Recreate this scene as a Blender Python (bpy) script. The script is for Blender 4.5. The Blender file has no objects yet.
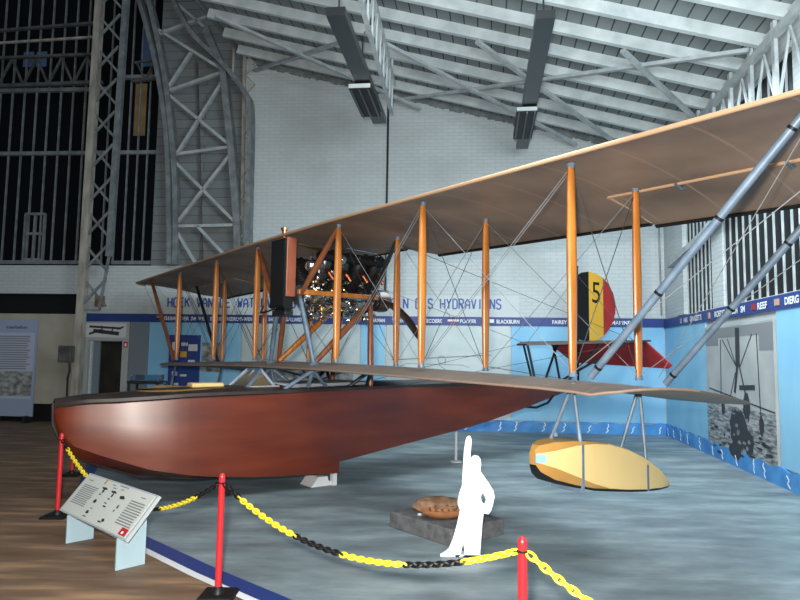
import bpy, math, random
from math import sin, cos, pi, radians, atan2, sqrt
from mathutils import Vector, Matrix, Quaternion
random.seed(4)
S = bpy.context.scene
COL = S.collection

# ------------------------------------------------------------------ camera, world, light
H = 1.70
PITCH, ROLL = .087, -.014
cam_d = bpy.data.cameras.new('camera'); cam = bpy.data.objects.new('camera', cam_d); COL.objects.link(cam)
cam_d.sensor_width = 36; cam_d.lens = 637.7/800*36; cam_d.clip_end = 200
F_ = Vector((0, cos(PITCH), sin(PITCH))); U_ = Vector((0, -sin(PITCH), cos(PITCH))); R_ = Vector((1, 0, 0))
R2 = cos(ROLL)*R_ - sin(ROLL)*U_; U2 = sin(ROLL)*R_ + cos(ROLL)*U_
M = Matrix((R2, U2, -F_)).transposed().to_4x4(); M.translation = (0, 0, H)
cam.matrix_world = M
S.camera = cam
S.view_settings.view_transform = 'Standard'; S.view_settings.look = 'None'
S.view_settings.exposure = 0.0; S.view_settings.gamma = 1
w = bpy.data.worlds.new('hall_ambient'); S.world = w; w.use_nodes = True
bg = w.node_tree.nodes['Background']; bg.inputs[0].default_value = (.62, .80, 1, 1); bg.inputs[1].default_value = .10

def lamp(name, kind, loc, energy, color, size=None, aim=None, sizey=None, spot=None, blend=.5):
    d = bpy.data.lights.new(name, kind); d.energy = energy; d.color = color
    if kind == 'AREA':
        d.size = size
        if sizey: d.shape = 'RECTANGLE'; d.size_y = sizey
    elif kind == 'SPOT':
        d.spot_size = spot; d.spot_blend = blend; d.shadow_soft_size = size
    else: d.shadow_soft_size = size
    o = bpy.data.objects.new(name, d); COL.objects.link(o); o.location = loc
    if aim is not None:
        o.rotation_euler = (Vector(aim)-Vector(loc)).to_track_quat('-Z', 'Y').to_euler()
    return o
# the photographer's flash, beside the lens
lamp('camera_flash', 'SPOT', (-.12, -.05, H+.22), 2000, (1, .95, .88), .07, (.4, 8, 2.2), None, radians(110), .6)
# added area fills without fixtures: right side, near floor and back wall
lamp('fill_right', 'AREA', (2.6, 9.0, 5.7), 420, (.80, .93, 1), 4, (2.8, 9.6, 0), 4)
lamp('fill_front', 'AREA', (1.0, 1.5, 7.0), 560, (.82, .93, 1), 6, (1.0, 6, 0), 4)
lamp('fill_wall', 'AREA', (2.0, 4.0, 4.4), 420, (.82, .95, 1), 3, (2.6, 14, 6.0), 1.5)

# ------------------------------------------------------------------ helpers
def mat(name, col, rough=.6, metal=0, coat=0, spec=None, alpha=None, trans=0):
    m = bpy.data.materials.new(name); m.use_nodes = True
    p = m.node_tree.nodes['Principled BSDF']
    p.inputs['Base Color'].default_value = (*col, 1); p.inputs['Roughness'].default_value = rough
    p.inputs['Metallic'].default_value = metal; p.inputs['Coat Weight'].default_value = coat
    p.inputs['Coat Roughness'].default_value = .27
    p.inputs['Transmission Weight'].default_value = trans
    if spec is not None: p.inputs['Specular IOR Level'].default_value = spec
    return m
def nd(m, t, **kw):
    n = m.node_tree.nodes.new(t)
    for k, v in kw.items(): setattr(n, k, v)
    return n
def lk(m, a, b): m.node_tree.links.new(a, b)
def noise_mat(name, c1, c2, scale=5, stretch=(1, 1, 1), rough=.6, metal=0, coat=0, bump=0, detail=5, lo=.35, hi=.65, c3=None, spec=None):
    m = mat(name, c1, rough, metal, coat, spec); p = m.node_tree.nodes['Principled BSDF']
    tc = nd(m, 'ShaderNodeTexCoord'); mp = nd(m, 'ShaderNodeMapping'); mp.inputs['Scale'].default_value = stretch
    lk(m, tc.outputs['Object'], mp.inputs[0])
    n = nd(m, 'ShaderNodeTexNoise'); n.inputs['Scale'].default_value = scale; n.inputs['Detail'].default_value = detail
    lk(m, mp.outputs[0], n.inputs['Vector'])
    r = nd(m, 'ShaderNodeValToRGB'); r.color_ramp.elements[0].position = lo; r.color_ramp.elements[1].position = hi
    r.color_ramp.elements[0].color = (*c1, 1); r.color_ramp.elements[1].color = (*c2, 1)
    if c3: e = r.color_ramp.elements.new((lo+hi)/2); e.color = (*c3, 1)
    lk(m, n.outputs[0], r.inputs[0]); lk(m, r.outputs[0], p.inputs['Base Color'])
    if bump:
        b = nd(m, 'ShaderNodeBump'); b.inputs['Strength'].default_value = bump; b.inputs['Distance'].default_value = .02
        lk(m, n.outputs[0], b.inputs['Height']); lk(m, b.outputs[0], p.inputs['Normal'])
    return m

class MB:
    def __init__(s): s.v = []; s.f = []; s.mi = []
    def add(s, vs, fs, mi=0):
        o = len(s.v); s.v += [tuple(v) for v in vs]; s.f += [tuple(i+o for i in f) for f in fs]; s.mi += [mi]*len(fs); return s
    def box(s, x0, x1, y0, y1, z0, z1, mi=0):
        vs = [(x, y, z) for x in (x0, x1) for y in (y0, y1) for z in (z0, z1)]
        return s.add(vs, [(0,1,3,2),(4,6,7,5),(0,4,5,1),(2,3,7,6),(0,2,6,4),(1,5,7,3)], mi)
    def hexa(s, b, t, mi=0):   # bottom quad, top quad
        return s.add(list(b)+list(t), [(3,2,1,0),(4,5,6,7),(0,1,5,4),(1,2,6,5),(2,3,7,6),(3,0,4,7)], mi)
    def tube(s, pts, r, n=8, mi=0, flat=None, up=(0, 0, 1), closed=False):
        """pts list; r float or list; flat=(a,b) elliptical multipliers, axis a towards 'up'"""
        P = [Vector(p) for p in pts]; k = len(P)
        rs = r if isinstance(r, (list, tuple)) else [r]*k
        rings = []
        fa, fb = flat or (1, 1)
        prev = None
        for i, p in enumerate(P):
            if closed: d = (P[(i+1) % k]-P[i-1])
            elif i == 0: d = P[1]-P[0]
            elif i == k-1: d = P[-1]-P[-2]
            else: d = (P[i+1]-P[i-1])
            d.normalize()
            if prev is None:
                a = Vector(up); a = a-d*a.dot(d)
                if a.length < .02: a = Vector((1, 0, 0)); a = a-d*a.dot(d)
                if a.length < .02: a = Vector((0, 1, 0)); a = a-d*a.dot(d)
            else: a = prev-d*prev.dot(d)
            a.normalize(); prev = a; b = d.cross(a)
            rings.append([p+a*(cos(2*pi*j/n)*rs[i]*fa)+b*(sin(2*pi*j/n)*rs[i]*fb) for j in range(n)])
        vs = [v for ring in rings for v in ring]; fs = []
        for i in range(k if closed else k-1):
            i2 = (i+1) % k
            for j in range(n): fs.append((i*n+j, i*n+(j+1) % n, i2*n+(j+1) % n, i2*n+j))
        if not closed: fs.append(tuple(range(n))[::-1]); fs.append(tuple((k-1)*n+j for j in range(n)))
        return s.add(vs, fs, mi)
    def bar(s, a, b, w_, t_, up=(0, 0, 1), mi=0):
        """rectangular bar: t_ along up-ish, w_ across"""
        A, B = Vector(a), Vector(b); d = (B-A).normalized(); u = Vector(up); u = u-d*u.dot(d)
        if u.length < .02: u = Vector((1, 0, 0)); u = u-d*u.dot(d)
        u.normalize(); c = d.cross(u)
        q = [c*x*w_/2+u*y*t_/2 for x, y in ((-1,-1),(1,-1),(1,1),(-1,1))]
        return s.hexa([A+v for v in q], [B+v for v in q], mi)
    def loft(s, rings, mi=0, caps=True, closed=True):
        n = len(rings[0]); vs = [v for r in rings for v in r]; fs = []
        for i in range(len(rings)-1):
            for j in range(n if closed else n-1): fs.append((i*n+j, i*n+(j+1) % n, (i+1)*n+(j+1) % n, (i+1)*n+j))
        if caps: fs.append(tuple(range(n))[::-1]); fs.append(tuple((len(rings)-1)*n+j for j in range(n)))
        return s.add(vs, fs, mi)
    def lathe(s, prof, c=(0, 0, 0), axis=(0, 0, 1), n=16, mi=0):
        c = Vector(c); q = Vector((0, 0, 1)).rotation_difference(Vector(axis).normalized())
        rings = [[c+q @ Vector((r*cos(2*pi*j/n), r*sin(2*pi*j/n), z)) for j in range(n)] for r, z in prof]
        return s.loft(rings, mi)
    def ball(s, c, r, n=12, mi=0, sc=(1, 1, 1)):
        rings = []
        for i in range(1, n//2+1):
            t = pi*(i-.5)/(n//2)
            rings.append([(c[0]+sc[0]*r*sin(t)*cos(2*pi*j/n), c[1]+sc[1]*r*sin(t)*sin(2*pi*j/n), c[2]-sc[2]*r*cos(t)) for j in range(n)])
        return s.loft(rings, mi)
    def prism(s, poly, fn, h, mi=0):
        """poly 2-D points; fn(a,b,t) -> 3-D; t=0 and t=h faces"""
        n = len(poly); vs = [fn(a, b, 0) for a, b in poly]+[fn(a, b, h) for a, b in poly]
        fs = [tuple(range(n))[::-1], tuple(range(n, 2*n))]+[(i, (i+1) % n, n+(i+1) % n, n+i) for i in range(n)]
        return s.add(vs, fs, mi)
    def build(s, name, mats, parent=None, smooth=True, bevel=0, angle=35):
        me = bpy.data.meshes.new(name); me.from_pydata([tuple(v) for v in s.v], [], s.f)
        mats = mats if isinstance(mats, (list, tuple)) else [mats]
        for m in mats: me.materials.append(m)
        me.polygons.foreach_set('material_index', s.mi)
        import bmesh
        bm = bmesh.new(); bm.from_mesh(me); bmesh.ops.recalc_face_normals(bm, faces=bm.faces); bm.to_mesh(me); bm.free()
        if smooth:
            me.polygons.foreach_set('use_smooth', [True]*len(me.polygons)); me.set_sharp_from_angle(angle=radians(angle))
        o = bpy.data.objects.new(name, me); COL.objects.link(o)
        if parent: o.parent = parent
        if bevel:
            b = o.modifiers.new('bevel', 'BEVEL'); b.width = bevel; b.segments = 2; b.limit_method = 'ANGLE'
        return o
def tag(o, label=None, cat=None, group=None, kind=None):
    if label: o['label'] = label
    if cat: o['category'] = cat
    if group: o['group'] = group
    if kind: o['kind'] = kind
    return o
def empty(name, loc=(0, 0, 0), rz=0, label=None, cat=None, group=None, parent=None):
    o = bpy.data.objects.new(name, None); COL.objects.link(o); o.location = loc; o.rotation_euler = (0, 0, rz)
    o.empty_display_size = .1
    if parent: o.parent = parent
    return tag(o, label, cat, group)
def text(name, body, m, parent, origin, ux, uz, height, width=None, depth=.004, bold=0, space=1.0, align='LEFT'):
    """lettering mesh; origin = left end of baseline; ux, uz unit directions"""
    c = bpy.data.curves.new('t', 'FONT'); c.body = body; c.size = 1; c.extrude = 0; c.offset = bold; c.space_character = space
    t = bpy.data.objects.new('t', c); COL.objects.link(t)
    dg = bpy.context.evaluated_depsgraph_get(); me = bpy.data.meshes.new_from_object(t.evaluated_get(dg))
    bpy.data.objects.remove(t); 
    xs = [v.co.x for v in me.vertices]; ys = [v.co.y for v in me.vertices]
    x0, x1, y0, y1 = min(xs), max(xs), min(ys), max(ys)
    sy = height/.70; sx = (width/(x1-x0)) if width else sy
    ux, uz, o = Vector(ux), Vector(uz), Vector(origin)
    for v in me.vertices: 
        x, y = v.co.x, v.co.y
        v.co = o+ux*((x-x0)*sx)+uz*(y*sy)
    me.materials.clear(); me.materials.append(m); me.name = name
    ob = bpy.data.objects.new(name, me); COL.objects.link(ob)
    if parent: ob.parent = parent
    return ob

# ------------------------------------------------------------------ materials
m_brick = mat('painted_brick', (.55, .6, .62), .75)
def brick(m, c1, c2, cm, sc=1.0, stain=(.42, .44, .43)):
    p = m.node_tree.nodes['Principled BSDF']
    tc = nd(m, 'ShaderNodeTexCoord'); sx = nd(m, 'ShaderNodeSeparateXYZ'); cb = nd(m, 'ShaderNodeCombineXYZ')
    add = nd(m, 'ShaderNodeMath', operation='ADD')
    lk(m, tc.outputs['Object'], sx.inputs[0]); lk(m, sx.outputs[0], add.inputs[0]); lk(m, sx.outputs[1], add.inputs[1])
    lk(m, add.outputs[0], cb.inputs[0]); lk(m, sx.outputs[2], cb.inputs[1])
    b = nd(m, 'ShaderNodeTexBrick'); b.inputs['Scale'].default_value = sc
    b.inputs['Color1'].default_value = (*c1, 1); b.inputs['Color2'].default_value = (*c2, 1); b.inputs['Mortar'].default_value = (*cm, 1)
    b.inputs['Brick Width'].default_value = .26; b.inputs['Row Height'].default_value = .085; b.inputs['Mortar Size'].default_value = .010
    b.inputs['Mortar Smooth'].default_value = .5
    lk(m, cb.outputs[0], b.inputs['Vector'])
    n = nd(m, 'ShaderNodeTexNoise'); n.inputs['Scale'].default_value = .7; n.inputs['Detail'].default_value = 7
    lk(m, tc.outputs['Object'], n.inputs['Vector'])
    r = nd(m, 'ShaderNodeValToRGB'); r.color_ramp.elements[0].position = .5; r.color_ramp.elements[1].position = .75
    lk(m, n.outputs[0], r.inputs[0])
    mx = nd(m, 'ShaderNodeMixRGB'); mx.inputs[2].default_value = (*stain, 1); mm = nd(m, 'ShaderNodeMath', operation='MULTIPLY'); mm.inputs[1].default_value = .55
    lk(m, r.outputs[0], mm.inputs[0]); lk(m, mm.outputs[0], mx.inputs[0]); lk(m, b.outputs[0], mx.inputs[1]); lk(m, mx.outputs[0], p.inputs['Base Color'])
    bp = nd(m, 'ShaderNodeBump'); bp.inputs['Strength'].default_value = .4; bp.inputs['Distance'].default_value = .01
    lk(m, b.outputs['Fac'], bp.inputs['Height']); bp.invert = True; lk(m, bp.outputs[0], p.inputs['Normal'])
brick(m_brick, (.52, .565, .575), (.49, .54, .55), (.43, .475, .485), 1.0, (.36, .38, .37))
m_boards = mat('rusty_boards', (.4, .45, .46), .8)
brick(m_boards, (.20, .23, .235), (.16, .18, .19), (.08, .09, .1), 1.0, (.10, .055, .03))
m_boards.node_tree.nodes['Brick Texture'].inputs['Brick Width'].default_value = 3
m_boards.node_tree.nodes['Brick Texture'].inputs['Row Height'].default_value = .22

m_floor = mat('painted_floor', (.2, .26, .29), .55)
def floor_nodes():
    m = m_floor; p = m.node_tree.nodes['Principled BSDF']
    tc = nd(m, 'ShaderNodeTexCoord'); mp = nd(m, 'ShaderNodeMapping'); mp.inputs['Scale'].default_value = (.45, 1.15, 1); mp.inputs['Rotation'].default_value = (0, 0, .1)
    lk(m, tc.outputs['Object'], mp.inputs[0])
    n = nd(m, 'ShaderNodeTexNoise'); n.inputs['Scale'].default_value = 2.2; n.inputs['Detail'].default_value = 9; n.inputs['Roughness'].default_value = .62
    lk(m, mp.outputs[0], n.inputs['Vector'])
    r = nd(m, 'ShaderNodeValToRGB'); e = r.color_ramp.elements
    e[0].position = .28; e[0].color = (.10, .125, .135, 1); e[1].position = .72; e[1].color = (.36, .43, .44, 1)
    k = e.new(.5); k.color = (.20, .255, .275, 1)
    lk(m, n.outputs[0], r.inputs[0])
    n2 = nd(m, 'ShaderNodeTexNoise'); n2.inputs['Scale'].default_value = 1.3; n2.inputs['Detail'].default_value = 6
    lk(m, tc.outputs['Object'], n2.inputs['Vector'])
    r2 = nd(m, 'ShaderNodeValToRGB'); r2.color_ramp.elements[0].position = .60; r2.color_ramp.elements[1].position = .72
    lk(m, n2.outputs[0], r2.inputs[0])
    mx = nd(m, 'ShaderNodeMixRGB'); mx.inputs[2].default_value = (.17, .17, .165, 1); mm = nd(m, 'ShaderNodeMath', operation='MULTIPLY'); mm.inputs[1].default_value = .5
    lk(m, r2.outputs[0], mm.inputs[0]); lk(m, mm.outputs[0], mx.inputs[0]); lk(m, r.outputs[0], mx.inputs[1]); lk(m, mx.outputs[0], p.inputs['Base Color'])
floor_nodes()
m_planks = noise_mat('worn_wood_floor', (.13, .072, .038), (.38, .225, .125), 2.2, (.5, 3.0, 1), .65, bump=.3, c3=(.18, .115, .072), lo=.3, hi=.72, detail=9)
m_ceil = mat('ceiling_planks', (.2, .24, .25), .8)
m_rafter = noise_mat('white_painted_timber', (.40, .45, .46), (.55, .6, .61), 3, (1, 1, 1), .7)
m_steel = noise_mat('grey_painted_steel', (.13, .15, .16), (.22, .245, .25), 5, (1, 1, 1), .6, c3=(.17, .19, .2))
m_steel_l = noise_mat('pale_painted_steel', (.30, .34, .35), (.42, .46, .47), 5, (1, 1, 1), .6)
m_steel_d = noise_mat('dark_painted_steel', (.05, .055, .055), (.11, .11, .105), 5, (1, 1, 1), .6)
m_column = noise_mat('weathered_column_paint', (.26, .24, .20), (.44, .41, .36), 6, (1, 1, .3), .7, c3=(.34, .32, .28))
m_black = mat('black', (.008, .008, .009), .5, 0, 0, .3)
m_darkglass = mat('dark_window_glass', (.003, .004, .006), .4, 0, 0, .15)
m_navy = mat('navy_paint', (.018, .045, .20), .5)
m_letter = mat('blue_lettering', (.035, .10, .33), .5)
m_white = mat('white_paint', (.8, .82, .84), .5)
m_skyblue = noise_mat('sky_blue_panel', (.20, .46, .68), (.27, .55, .74), 1.2, (1, 1, .4), .6)
m_pale = noise_mat('pale_map_panel', (.44, .52, .53), (.55, .62, .62), 2, (1, 1, 1), .6)
m_wave = noise_mat('wave_blue', (.04, .20, .52), (.08, .32, .68), 3, (1, 1, 1), .5)
m_beige = noise_mat('beige_partition', (.36, .34, .28), (.42, .40, .33), 2, (1, 1, 1), .7)
m_greypanel = mat('grey_door_surround', (.36, .38, .38), .6)
m_bluegrey = mat('bluegrey_return', (.16, .20, .23), .6)
m_lilac = mat('lilac_board', (.30, .36, .50), .5)
m_paper = mat('paper', (.55, .56, .55), .7)
m_ink = mat('ink', (.03, .03, .035), .6)
m_greyink = mat('grey_print', (.20, .21, .22), .6)
m_pictgrey = noise_mat('grey_photo_print', (.10, .105, .11), (.42, .43, .42), 6, (1, 1, 1.6), .5, detail=6)
m_red = mat('glossy_red_paint', (.55, .018, .025), .3, coat=.4)
m_flagred = noise_mat('flag_red_fabric', (.30, .018, .020), (.38, .025, .025), 3, rough=.55)
m_flagyel = mat('flag_yellow_fabric', (.62, .36, .035), .5)
m_yellow = mat('yellow_plastic', (.75, .60, .03), .4)
m_floaty = noise_mat('yellow_doped_ply', (.70, .50, .20), (.76, .55, .23), 2, (1, 1, 1), .55)
m_floato = noise_mat('ochre_ply', (.36, .19, .045), (.44, .24, .06), 4, (1, 1, 1), .4, coat=.3)
m_alu = mat('polished_aluminium', (.62, .65, .68), .25, 1)
m_gunmetal = mat('gunmetal', (.10, .105, .11), .35, .9)
m_brass = mat('brass', (.55, .38, .16), .3, 1)
m_copper = mat('copper', (.55, .22, .12), .35, 1)
m_dcopper = mat('dull_copper', (.28, .10, .05), .45, 1)
m_bsteel = noise_mat('bluegrey_enamel_steel', (.10, .15, .21), (.16, .22, .29), 8, (1, 1, 1), .5, .1, coat=.1)
m_wire = mat('steel_wire', (.28, .30, .32), .5, .3)
m_dwire = mat('dark_cable', (.05, .055, .06), .5, .3)
m_slab = noise_mat('grey_slab', (.085, .085, .09), (.15, .15, .155), 12, (1, 1, 1), .8, bump=.3)
m_relic = noise_mat('rusted_relic', (.16, .085, .045), (.33, .20, .12), 9, (1, 1, 1), .8, bump=.8, c3=(.24, .13, .07))
m_relico = noise_mat('orange_rust', (.30, .12, .05), (.42, .18, .07), 7, (1, 1, 1), .7, bump=.5)
m_glass = mat('clear_glass', (.8, .9, .95), .05, 0, 0, trans=1)
def wood(name, c1, c2, c3, stretch, scale=3, rough=.35, coat=.5):
    return noise_mat(name, c1, c2, scale, stretch, rough, 0, coat, detail=8, c3=c3, lo=.3, hi=.7)
m_hull = wood('mahogany_ply', (.085, .012, .0035), (.165, .029, .008), (.122, .019, .0055), (.5, 1, 3), 1.6, .38, .22)
m_strut = wood('orange_varnished_ash', (.38, .12, .014), (.58, .205, .030), (.48, .16, .02), (6, 6, .8), 3)
m_strutd = wood('redbrown_varnished_wood', (.16, .05, .018), (.30, .10, .035), (.22, .07, .025), (3, 3, 1), 3)
m_prop = wood('walnut_propeller', (.025, .010, .006), (.07, .025, .012), (.045, .016, .009), (2, 1, 6), 3, .3, .8)
m_radside = wood('mahogany_radiator_case', (.26, .07, .035), (.34, .10, .05), (.30, .085, .042), (3, 3, 1), 3)
m_deck = noise_mat('dark_deck_leather', (.018, .012, .012), (.04, .028, .025), 4, (1, 1, 1), .45)
m_edge = mat('tan_edge_tape', (.46, .29, .17), .6)
m_edge2 = mat('brown_edge_tape', (.27, .19, .14), .6)

def fabric(name, c1, c2, rib, spacing, tr=.12):
    m = mat(name, c1, .65); p = m.node_tree.nodes['Principled BSDF']; p.inputs['Roughness'].default_value = .5
    tc = nd(m, 'ShaderNodeTexCoord'); n = nd(m, 'ShaderNodeTexNoise'); n.inputs['Scale'].default_value = 1.1; n.inputs['Detail'].default_value = 7
    lk(m, tc.outputs['Object'], n.inputs['Vector'])
    r = nd(m, 'ShaderNodeValToRGB'); r.color_ramp.elements[0].position = .35; r.color_ramp.elements[1].position = .68
    r.color_ramp.elements[0].color = (*c1, 1); r.color_ramp.elements[1].color = (*c2, 1); lk(m, n.outputs[0], r.inputs[0])
    sx = nd(m, 'ShaderNodeSeparateXYZ'); lk(m, tc.outputs['Object'], sx.inputs[0])
    d = nd(m, 'ShaderNodeMath', operation='DIVIDE'); d.inputs[1].default_value = spacing; lk(m, sx.outputs[1], d.inputs[0])
    fr = nd(m, 'ShaderNodeMath', operation='FRACT'); lk(m, d.outputs[0], fr.inputs[0])
    lt = nd(m, 'ShaderNodeMath', operation='LESS_THAN'); lt.inputs[1].default_value = .022/spacing; lk(m, fr.outputs[0], lt.inputs[0])
    mu = nd(m, 'ShaderNodeMath', operation='MULTIPLY'); mu.inputs[1].default_value = .5; lk(m, lt.outputs[0], mu.inputs[0])
    mx = nd(m, 'ShaderNodeMixRGB'); mx.inputs[2].default_value = (*rib, 1)
    lk(m, mu.outputs[0], mx.inputs[0]); lk(m, r.outputs[0], mx.inputs[1]); lk(m, mx.outputs[0], p.inputs['Base Color'])
    return m
m_linen = fabric('brown_doped_linen', (.165, .105, .068), (.34, .22, .145), (.42, .28, .185), .62)
m_linen2 = fabric('taupe_doped_linen', (.165, .125, .10), (.23, .18, .15), (.28, .21, .17), .40)

# ------------------------------------------------------------------ room frame
P0 = Vector((6.058, 14.518, 0))
BD = Vector((-.99719, .07498, 0)); BN = Vector((-.07498, -.99719, 0))     # along the back wall (leftwards) and into the room
RD = Vector((-.14079, -.99004, 0)); RN = Vector((-.99004, .14079, 0))     # along the right wall (towards camera) and into the room
Z = Vector((0, 0, 1))
def B(u, z, d=0): return P0+BD*u+BN*d+Z*z
def Rw(u, z, d=0): return P0+RD*u+RN*d+Z*z
def bbox(mb, u0, u1, z0, z1, d0, d1, fn=B, mi=0):
    return mb.hexa([fn(u0, z0, d0), fn(u1, z0, d0), fn(u1, z0, d1), fn(u0, z0, d1)], [fn(u0, z1, d0), fn(u1, z1, d0), fn(u1, z1, d1), fn(u0, z1, d1)], mi)
def st(o): o['kind'] = 'structure'; return o

# floor : blue painted area and worn wood area
blue_poly = [(-6.3, 15.6), (-4.55, 9.94), (-4.22, 9.05), (-3.30, 7.02), (-1.44, 5.23), (2.5, 1.72), (4.6, -.6), (4.1, -3), (9.0, -3), (9.0, 16), (6.3, 15.2)]
mb = MB(); mb.add([(x, y, 0) for x, y in blue_poly], [tuple(range(len(blue_poly)))])
mb.add([(-16, -3, -.002), (9, -3, -.002), (9, 19, -.002), (-16, 19, -.002)], [(0, 1, 2, 3)], 1)
st(mb.build('floor', [m_floor, m_planks], smooth=False))
mb = MB()
line = [(-5.9, 14.2), (-4.55, 9.94), (-4.22, 9.05), (-3.30, 7.02), (-1.44, 5.23), (2.5, 1.72), (4.6, -.6)]
def strip(mb, pts, o0, o1, z, mi):
    P = [Vector((x, y, 0)) for x, y in pts]; L = []
    for i, p in enumerate(P):
        d = (P[min(i+1, len(P)-1)]-P[max(i-1, 0)]).normalized(); n = Vector((d.y, -d.x, 0)); L.append((p-n*o0+Z*z, p-n*o1+Z*z))
    for i in range(len(P)-1): mb.add([L[i][0], L[i][1], L[i+1][1], L[i+1][0]], [(0, 1, 2, 3)], mi)
strip(mb, line, 0, -.16, .003, 0); strip(mb, line[3:], -.16, -.23, .003, 1)
st(mb.build('trim_1', [m_navy, m_white], smooth=False))

# back wall
mb = MB()
def roofz(u): return 6.5+.25*u
ft = [0, 10.05]
mb.prism([(0, 0), (10.0, 0), (10.0, roofz(10.0)+.1), (0, roofz(0)+.1)], lambda a, b, t: B(a, b, -t), .3)
bbox(mb, 10.0, 12.8, 0, 3.8, -.3, 0)            # below the windows
bbox(mb, 12.8, 13.55, 1.95, 3.8, -.3, 0)
bbox(mb, 13.55, 13.9, 0, 3.8, -.3, 0)
bbox(mb, 13.9, 19, 3.1, 3.8, -.3, 0)
bbox(mb, 11.9, 19, 11.5, 12.5, -.3, 0)
wall_back = st(mb.build('wall_back', m_brick, smooth=False))
mb = MB(); bbox(mb, 10.0, 12.2, 3.8, 12.5, -.25, -.05)
st(mb.build('trim_2', m_boards, smooth=False))
mb = MB(); bbox(mb, 13.9, 19, .42, 2.6, -.2, .02)
st(mb.build('wall_left', m_beige, smooth=False))
mb = MB(); bbox(mb, 13.9, 19, 0, .42, -.2, .03)
st(mb.build('baseboard_left', m_black, smooth=False))
mb = MB(); bbox(mb, 13.9, 19, 2.6, 3.1, -.3, -.2)
st(mb.build('trim_3', m_black, smooth=False))
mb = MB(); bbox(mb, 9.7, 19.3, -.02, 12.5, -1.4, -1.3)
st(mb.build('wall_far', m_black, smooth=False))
# left hall, seen only as darkness through the glass
# windows on the left of the back wall
def window(n, u0, u1, z0, z1, bars, rails, fn=B, d=-.1, bw=.030, fm=None, pr=.04):
    mb = MB(); bbox(mb, u0, u1, z0, z1, d-.03, d-.01, fn); w_ = st(mb.build('window_%d' % n, m_darkglass, smooth=False))
    mb = MB(); fm = fm or m_steel
    for k in range(bars+1):
        u = u0+(u1-u0)*k/bars; bbox(mb, u-bw/2, u+bw/2, z0, z1, d-.01, d+pr, fn)
    for z in rails: bbox(mb, u0, u1, z-.045, z+.045, d-.01, d+.09, fn)
    mb.build('window_frame', fm, w_, smooth=False)
    return w_
window(1, 12.2, 13.2, 3.85, 11.5, 4, (3.88, 6.65, 8.6))
window(2, 13.5, 19, 3.85, 11.5, 17, (3.88, 6.65, 8.3))
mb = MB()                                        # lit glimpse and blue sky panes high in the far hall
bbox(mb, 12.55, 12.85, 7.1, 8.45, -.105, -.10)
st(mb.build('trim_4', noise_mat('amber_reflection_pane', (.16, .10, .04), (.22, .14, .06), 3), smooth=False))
mb = MB(); bbox(mb, 12.30, 12.75, 8.9, 9.9, -.105, -.10); 
for k in range(2): bbox(mb, 15.6-.35*k, 15.88-.35*k, 8.95, 9.35, -.105, -.10)
st(mb.build('trim_5', mat('blue_sky_pane', (.07, .14, .26), .4), smooth=False))
# small pane frame in window 2
mb = MB()
for z in (3.95, 4.6, 5.1): bbox(mb, 15.0, 15.5, z-.03, z+.03, -.1, -.02)
for u in (15.0, 15.25, 15.5): bbox(mb, u-.02, u+.02, 3.9, 5.1, -.1, -.02)
st(mb.build('trim_6', m_steel, smooth=False))

# right wall : lower solid, windows above the band, eave beam
mb = MB()
bbox(mb, -.3, 17, 0, 2.62, -.3, 0, Rw)
bbox(mb, -.3, 17, 6.0, 6.42, -.3, 0, Rw)
for u0, u1 in ((0, 1.05), (3.15, 3.70), (6.45, 7.0), (9.8, 10.4), (13.2, 13.8)): bbox(mb, u0, u1, 2.62, 6.0, -.3, 0, Rw)
bbox(mb, 1.05, 1.6, 2.62, 6.0, -.3, .05, Rw)
st(mb.build('wall_right', m_brick, smooth=False))
for n, (u0, u1) in enumerate(((1.6, 3.15), (3.70, 6.45), (7.0, 9.8), (10.4, 13.2))):
    window(3+n, u0, u1, 2.62, 6.0, (7, 10, 10, 10)[n], (5.9,), Rw, -.04, .032, m_steel_l, .012)
mb = MB(); mb.bar(Rw(.9, 3.72, .12), Rw(3.3, 3.98, .12), .12, .12); mb.bar(Rw(3.3, 3.98, .12), Rw(6.0, 4.55, .12), .14, .14)
st(mb.build('trim_7', m_steel_l, smooth=False))

# ceiling : boards, rafters
def Cp(ub, ur, dz=0): 
    q = P0+BD*ub+RD*ur; return Vector((q.x, q.y, roofz(ub)+dz))
def ceil_nodes():
    m = m_ceil; p = m.node_tree.nodes['Principled BSDF']
    tc = nd(m, 'ShaderNodeTexCoord'); 
    dt = nd(m, 'ShaderNodeVectorMath', operation='DOT_PRODUCT'); dt.inputs[1].default_value = (.99004, -.14079, 0)
    lk(m, tc.outputs['Object'], dt.inputs[0])
    d = nd(m, 'ShaderNodeMath', operation='DIVIDE'); d.inputs[1].default_value = .24; lk(m, dt.outputs['Value'], d.inputs[0])
    fr = nd(m, 'ShaderNodeMath', operation='FRACT'); lk(m, d.outputs[0], fr.inputs[0])
    lt = nd(m, 'ShaderNodeMath', operation='LESS_THAN'); lt.inputs[1].default_value = .10; lk(m, fr.outputs[0], lt.inputs[0])
    n = nd(m, 'ShaderNodeTexNoise'); n.inputs['Scale'].default_value = 2; lk(m, tc.outputs['Object'], n.inputs['Vector'])
    r = nd(m, 'ShaderNodeValToRGB'); r.color_ramp.elements[0].color = (.13, .155, .16, 1); r.color_ramp.elements[1].color = (.25, .285, .29, 1)
    lk(m, n.outputs[0], r.inputs[0])
    mx = nd(m, 'ShaderNodeMixRGB'); mx.inputs[2].default_value = (.035, .04, .045, 1); lk(m, lt.outputs[0], mx.inputs[0]); lk(m, r.outputs[0], mx.inputs[1]); lk(m, mx.outputs[0], p.inputs['Base Color'])
ceil_nodes()
mb = MB()
b_ = [Cp(-.4, -.3), Cp(10.1, -.3), Cp(10.1, 17), Cp(-.4, 17)]
mb.hexa(b_, [v+Z*.08 for v in b_])
ceiling = st(mb.build('ceiling', m_ceil, smooth=False))
ur = -.07
k = 0
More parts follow.
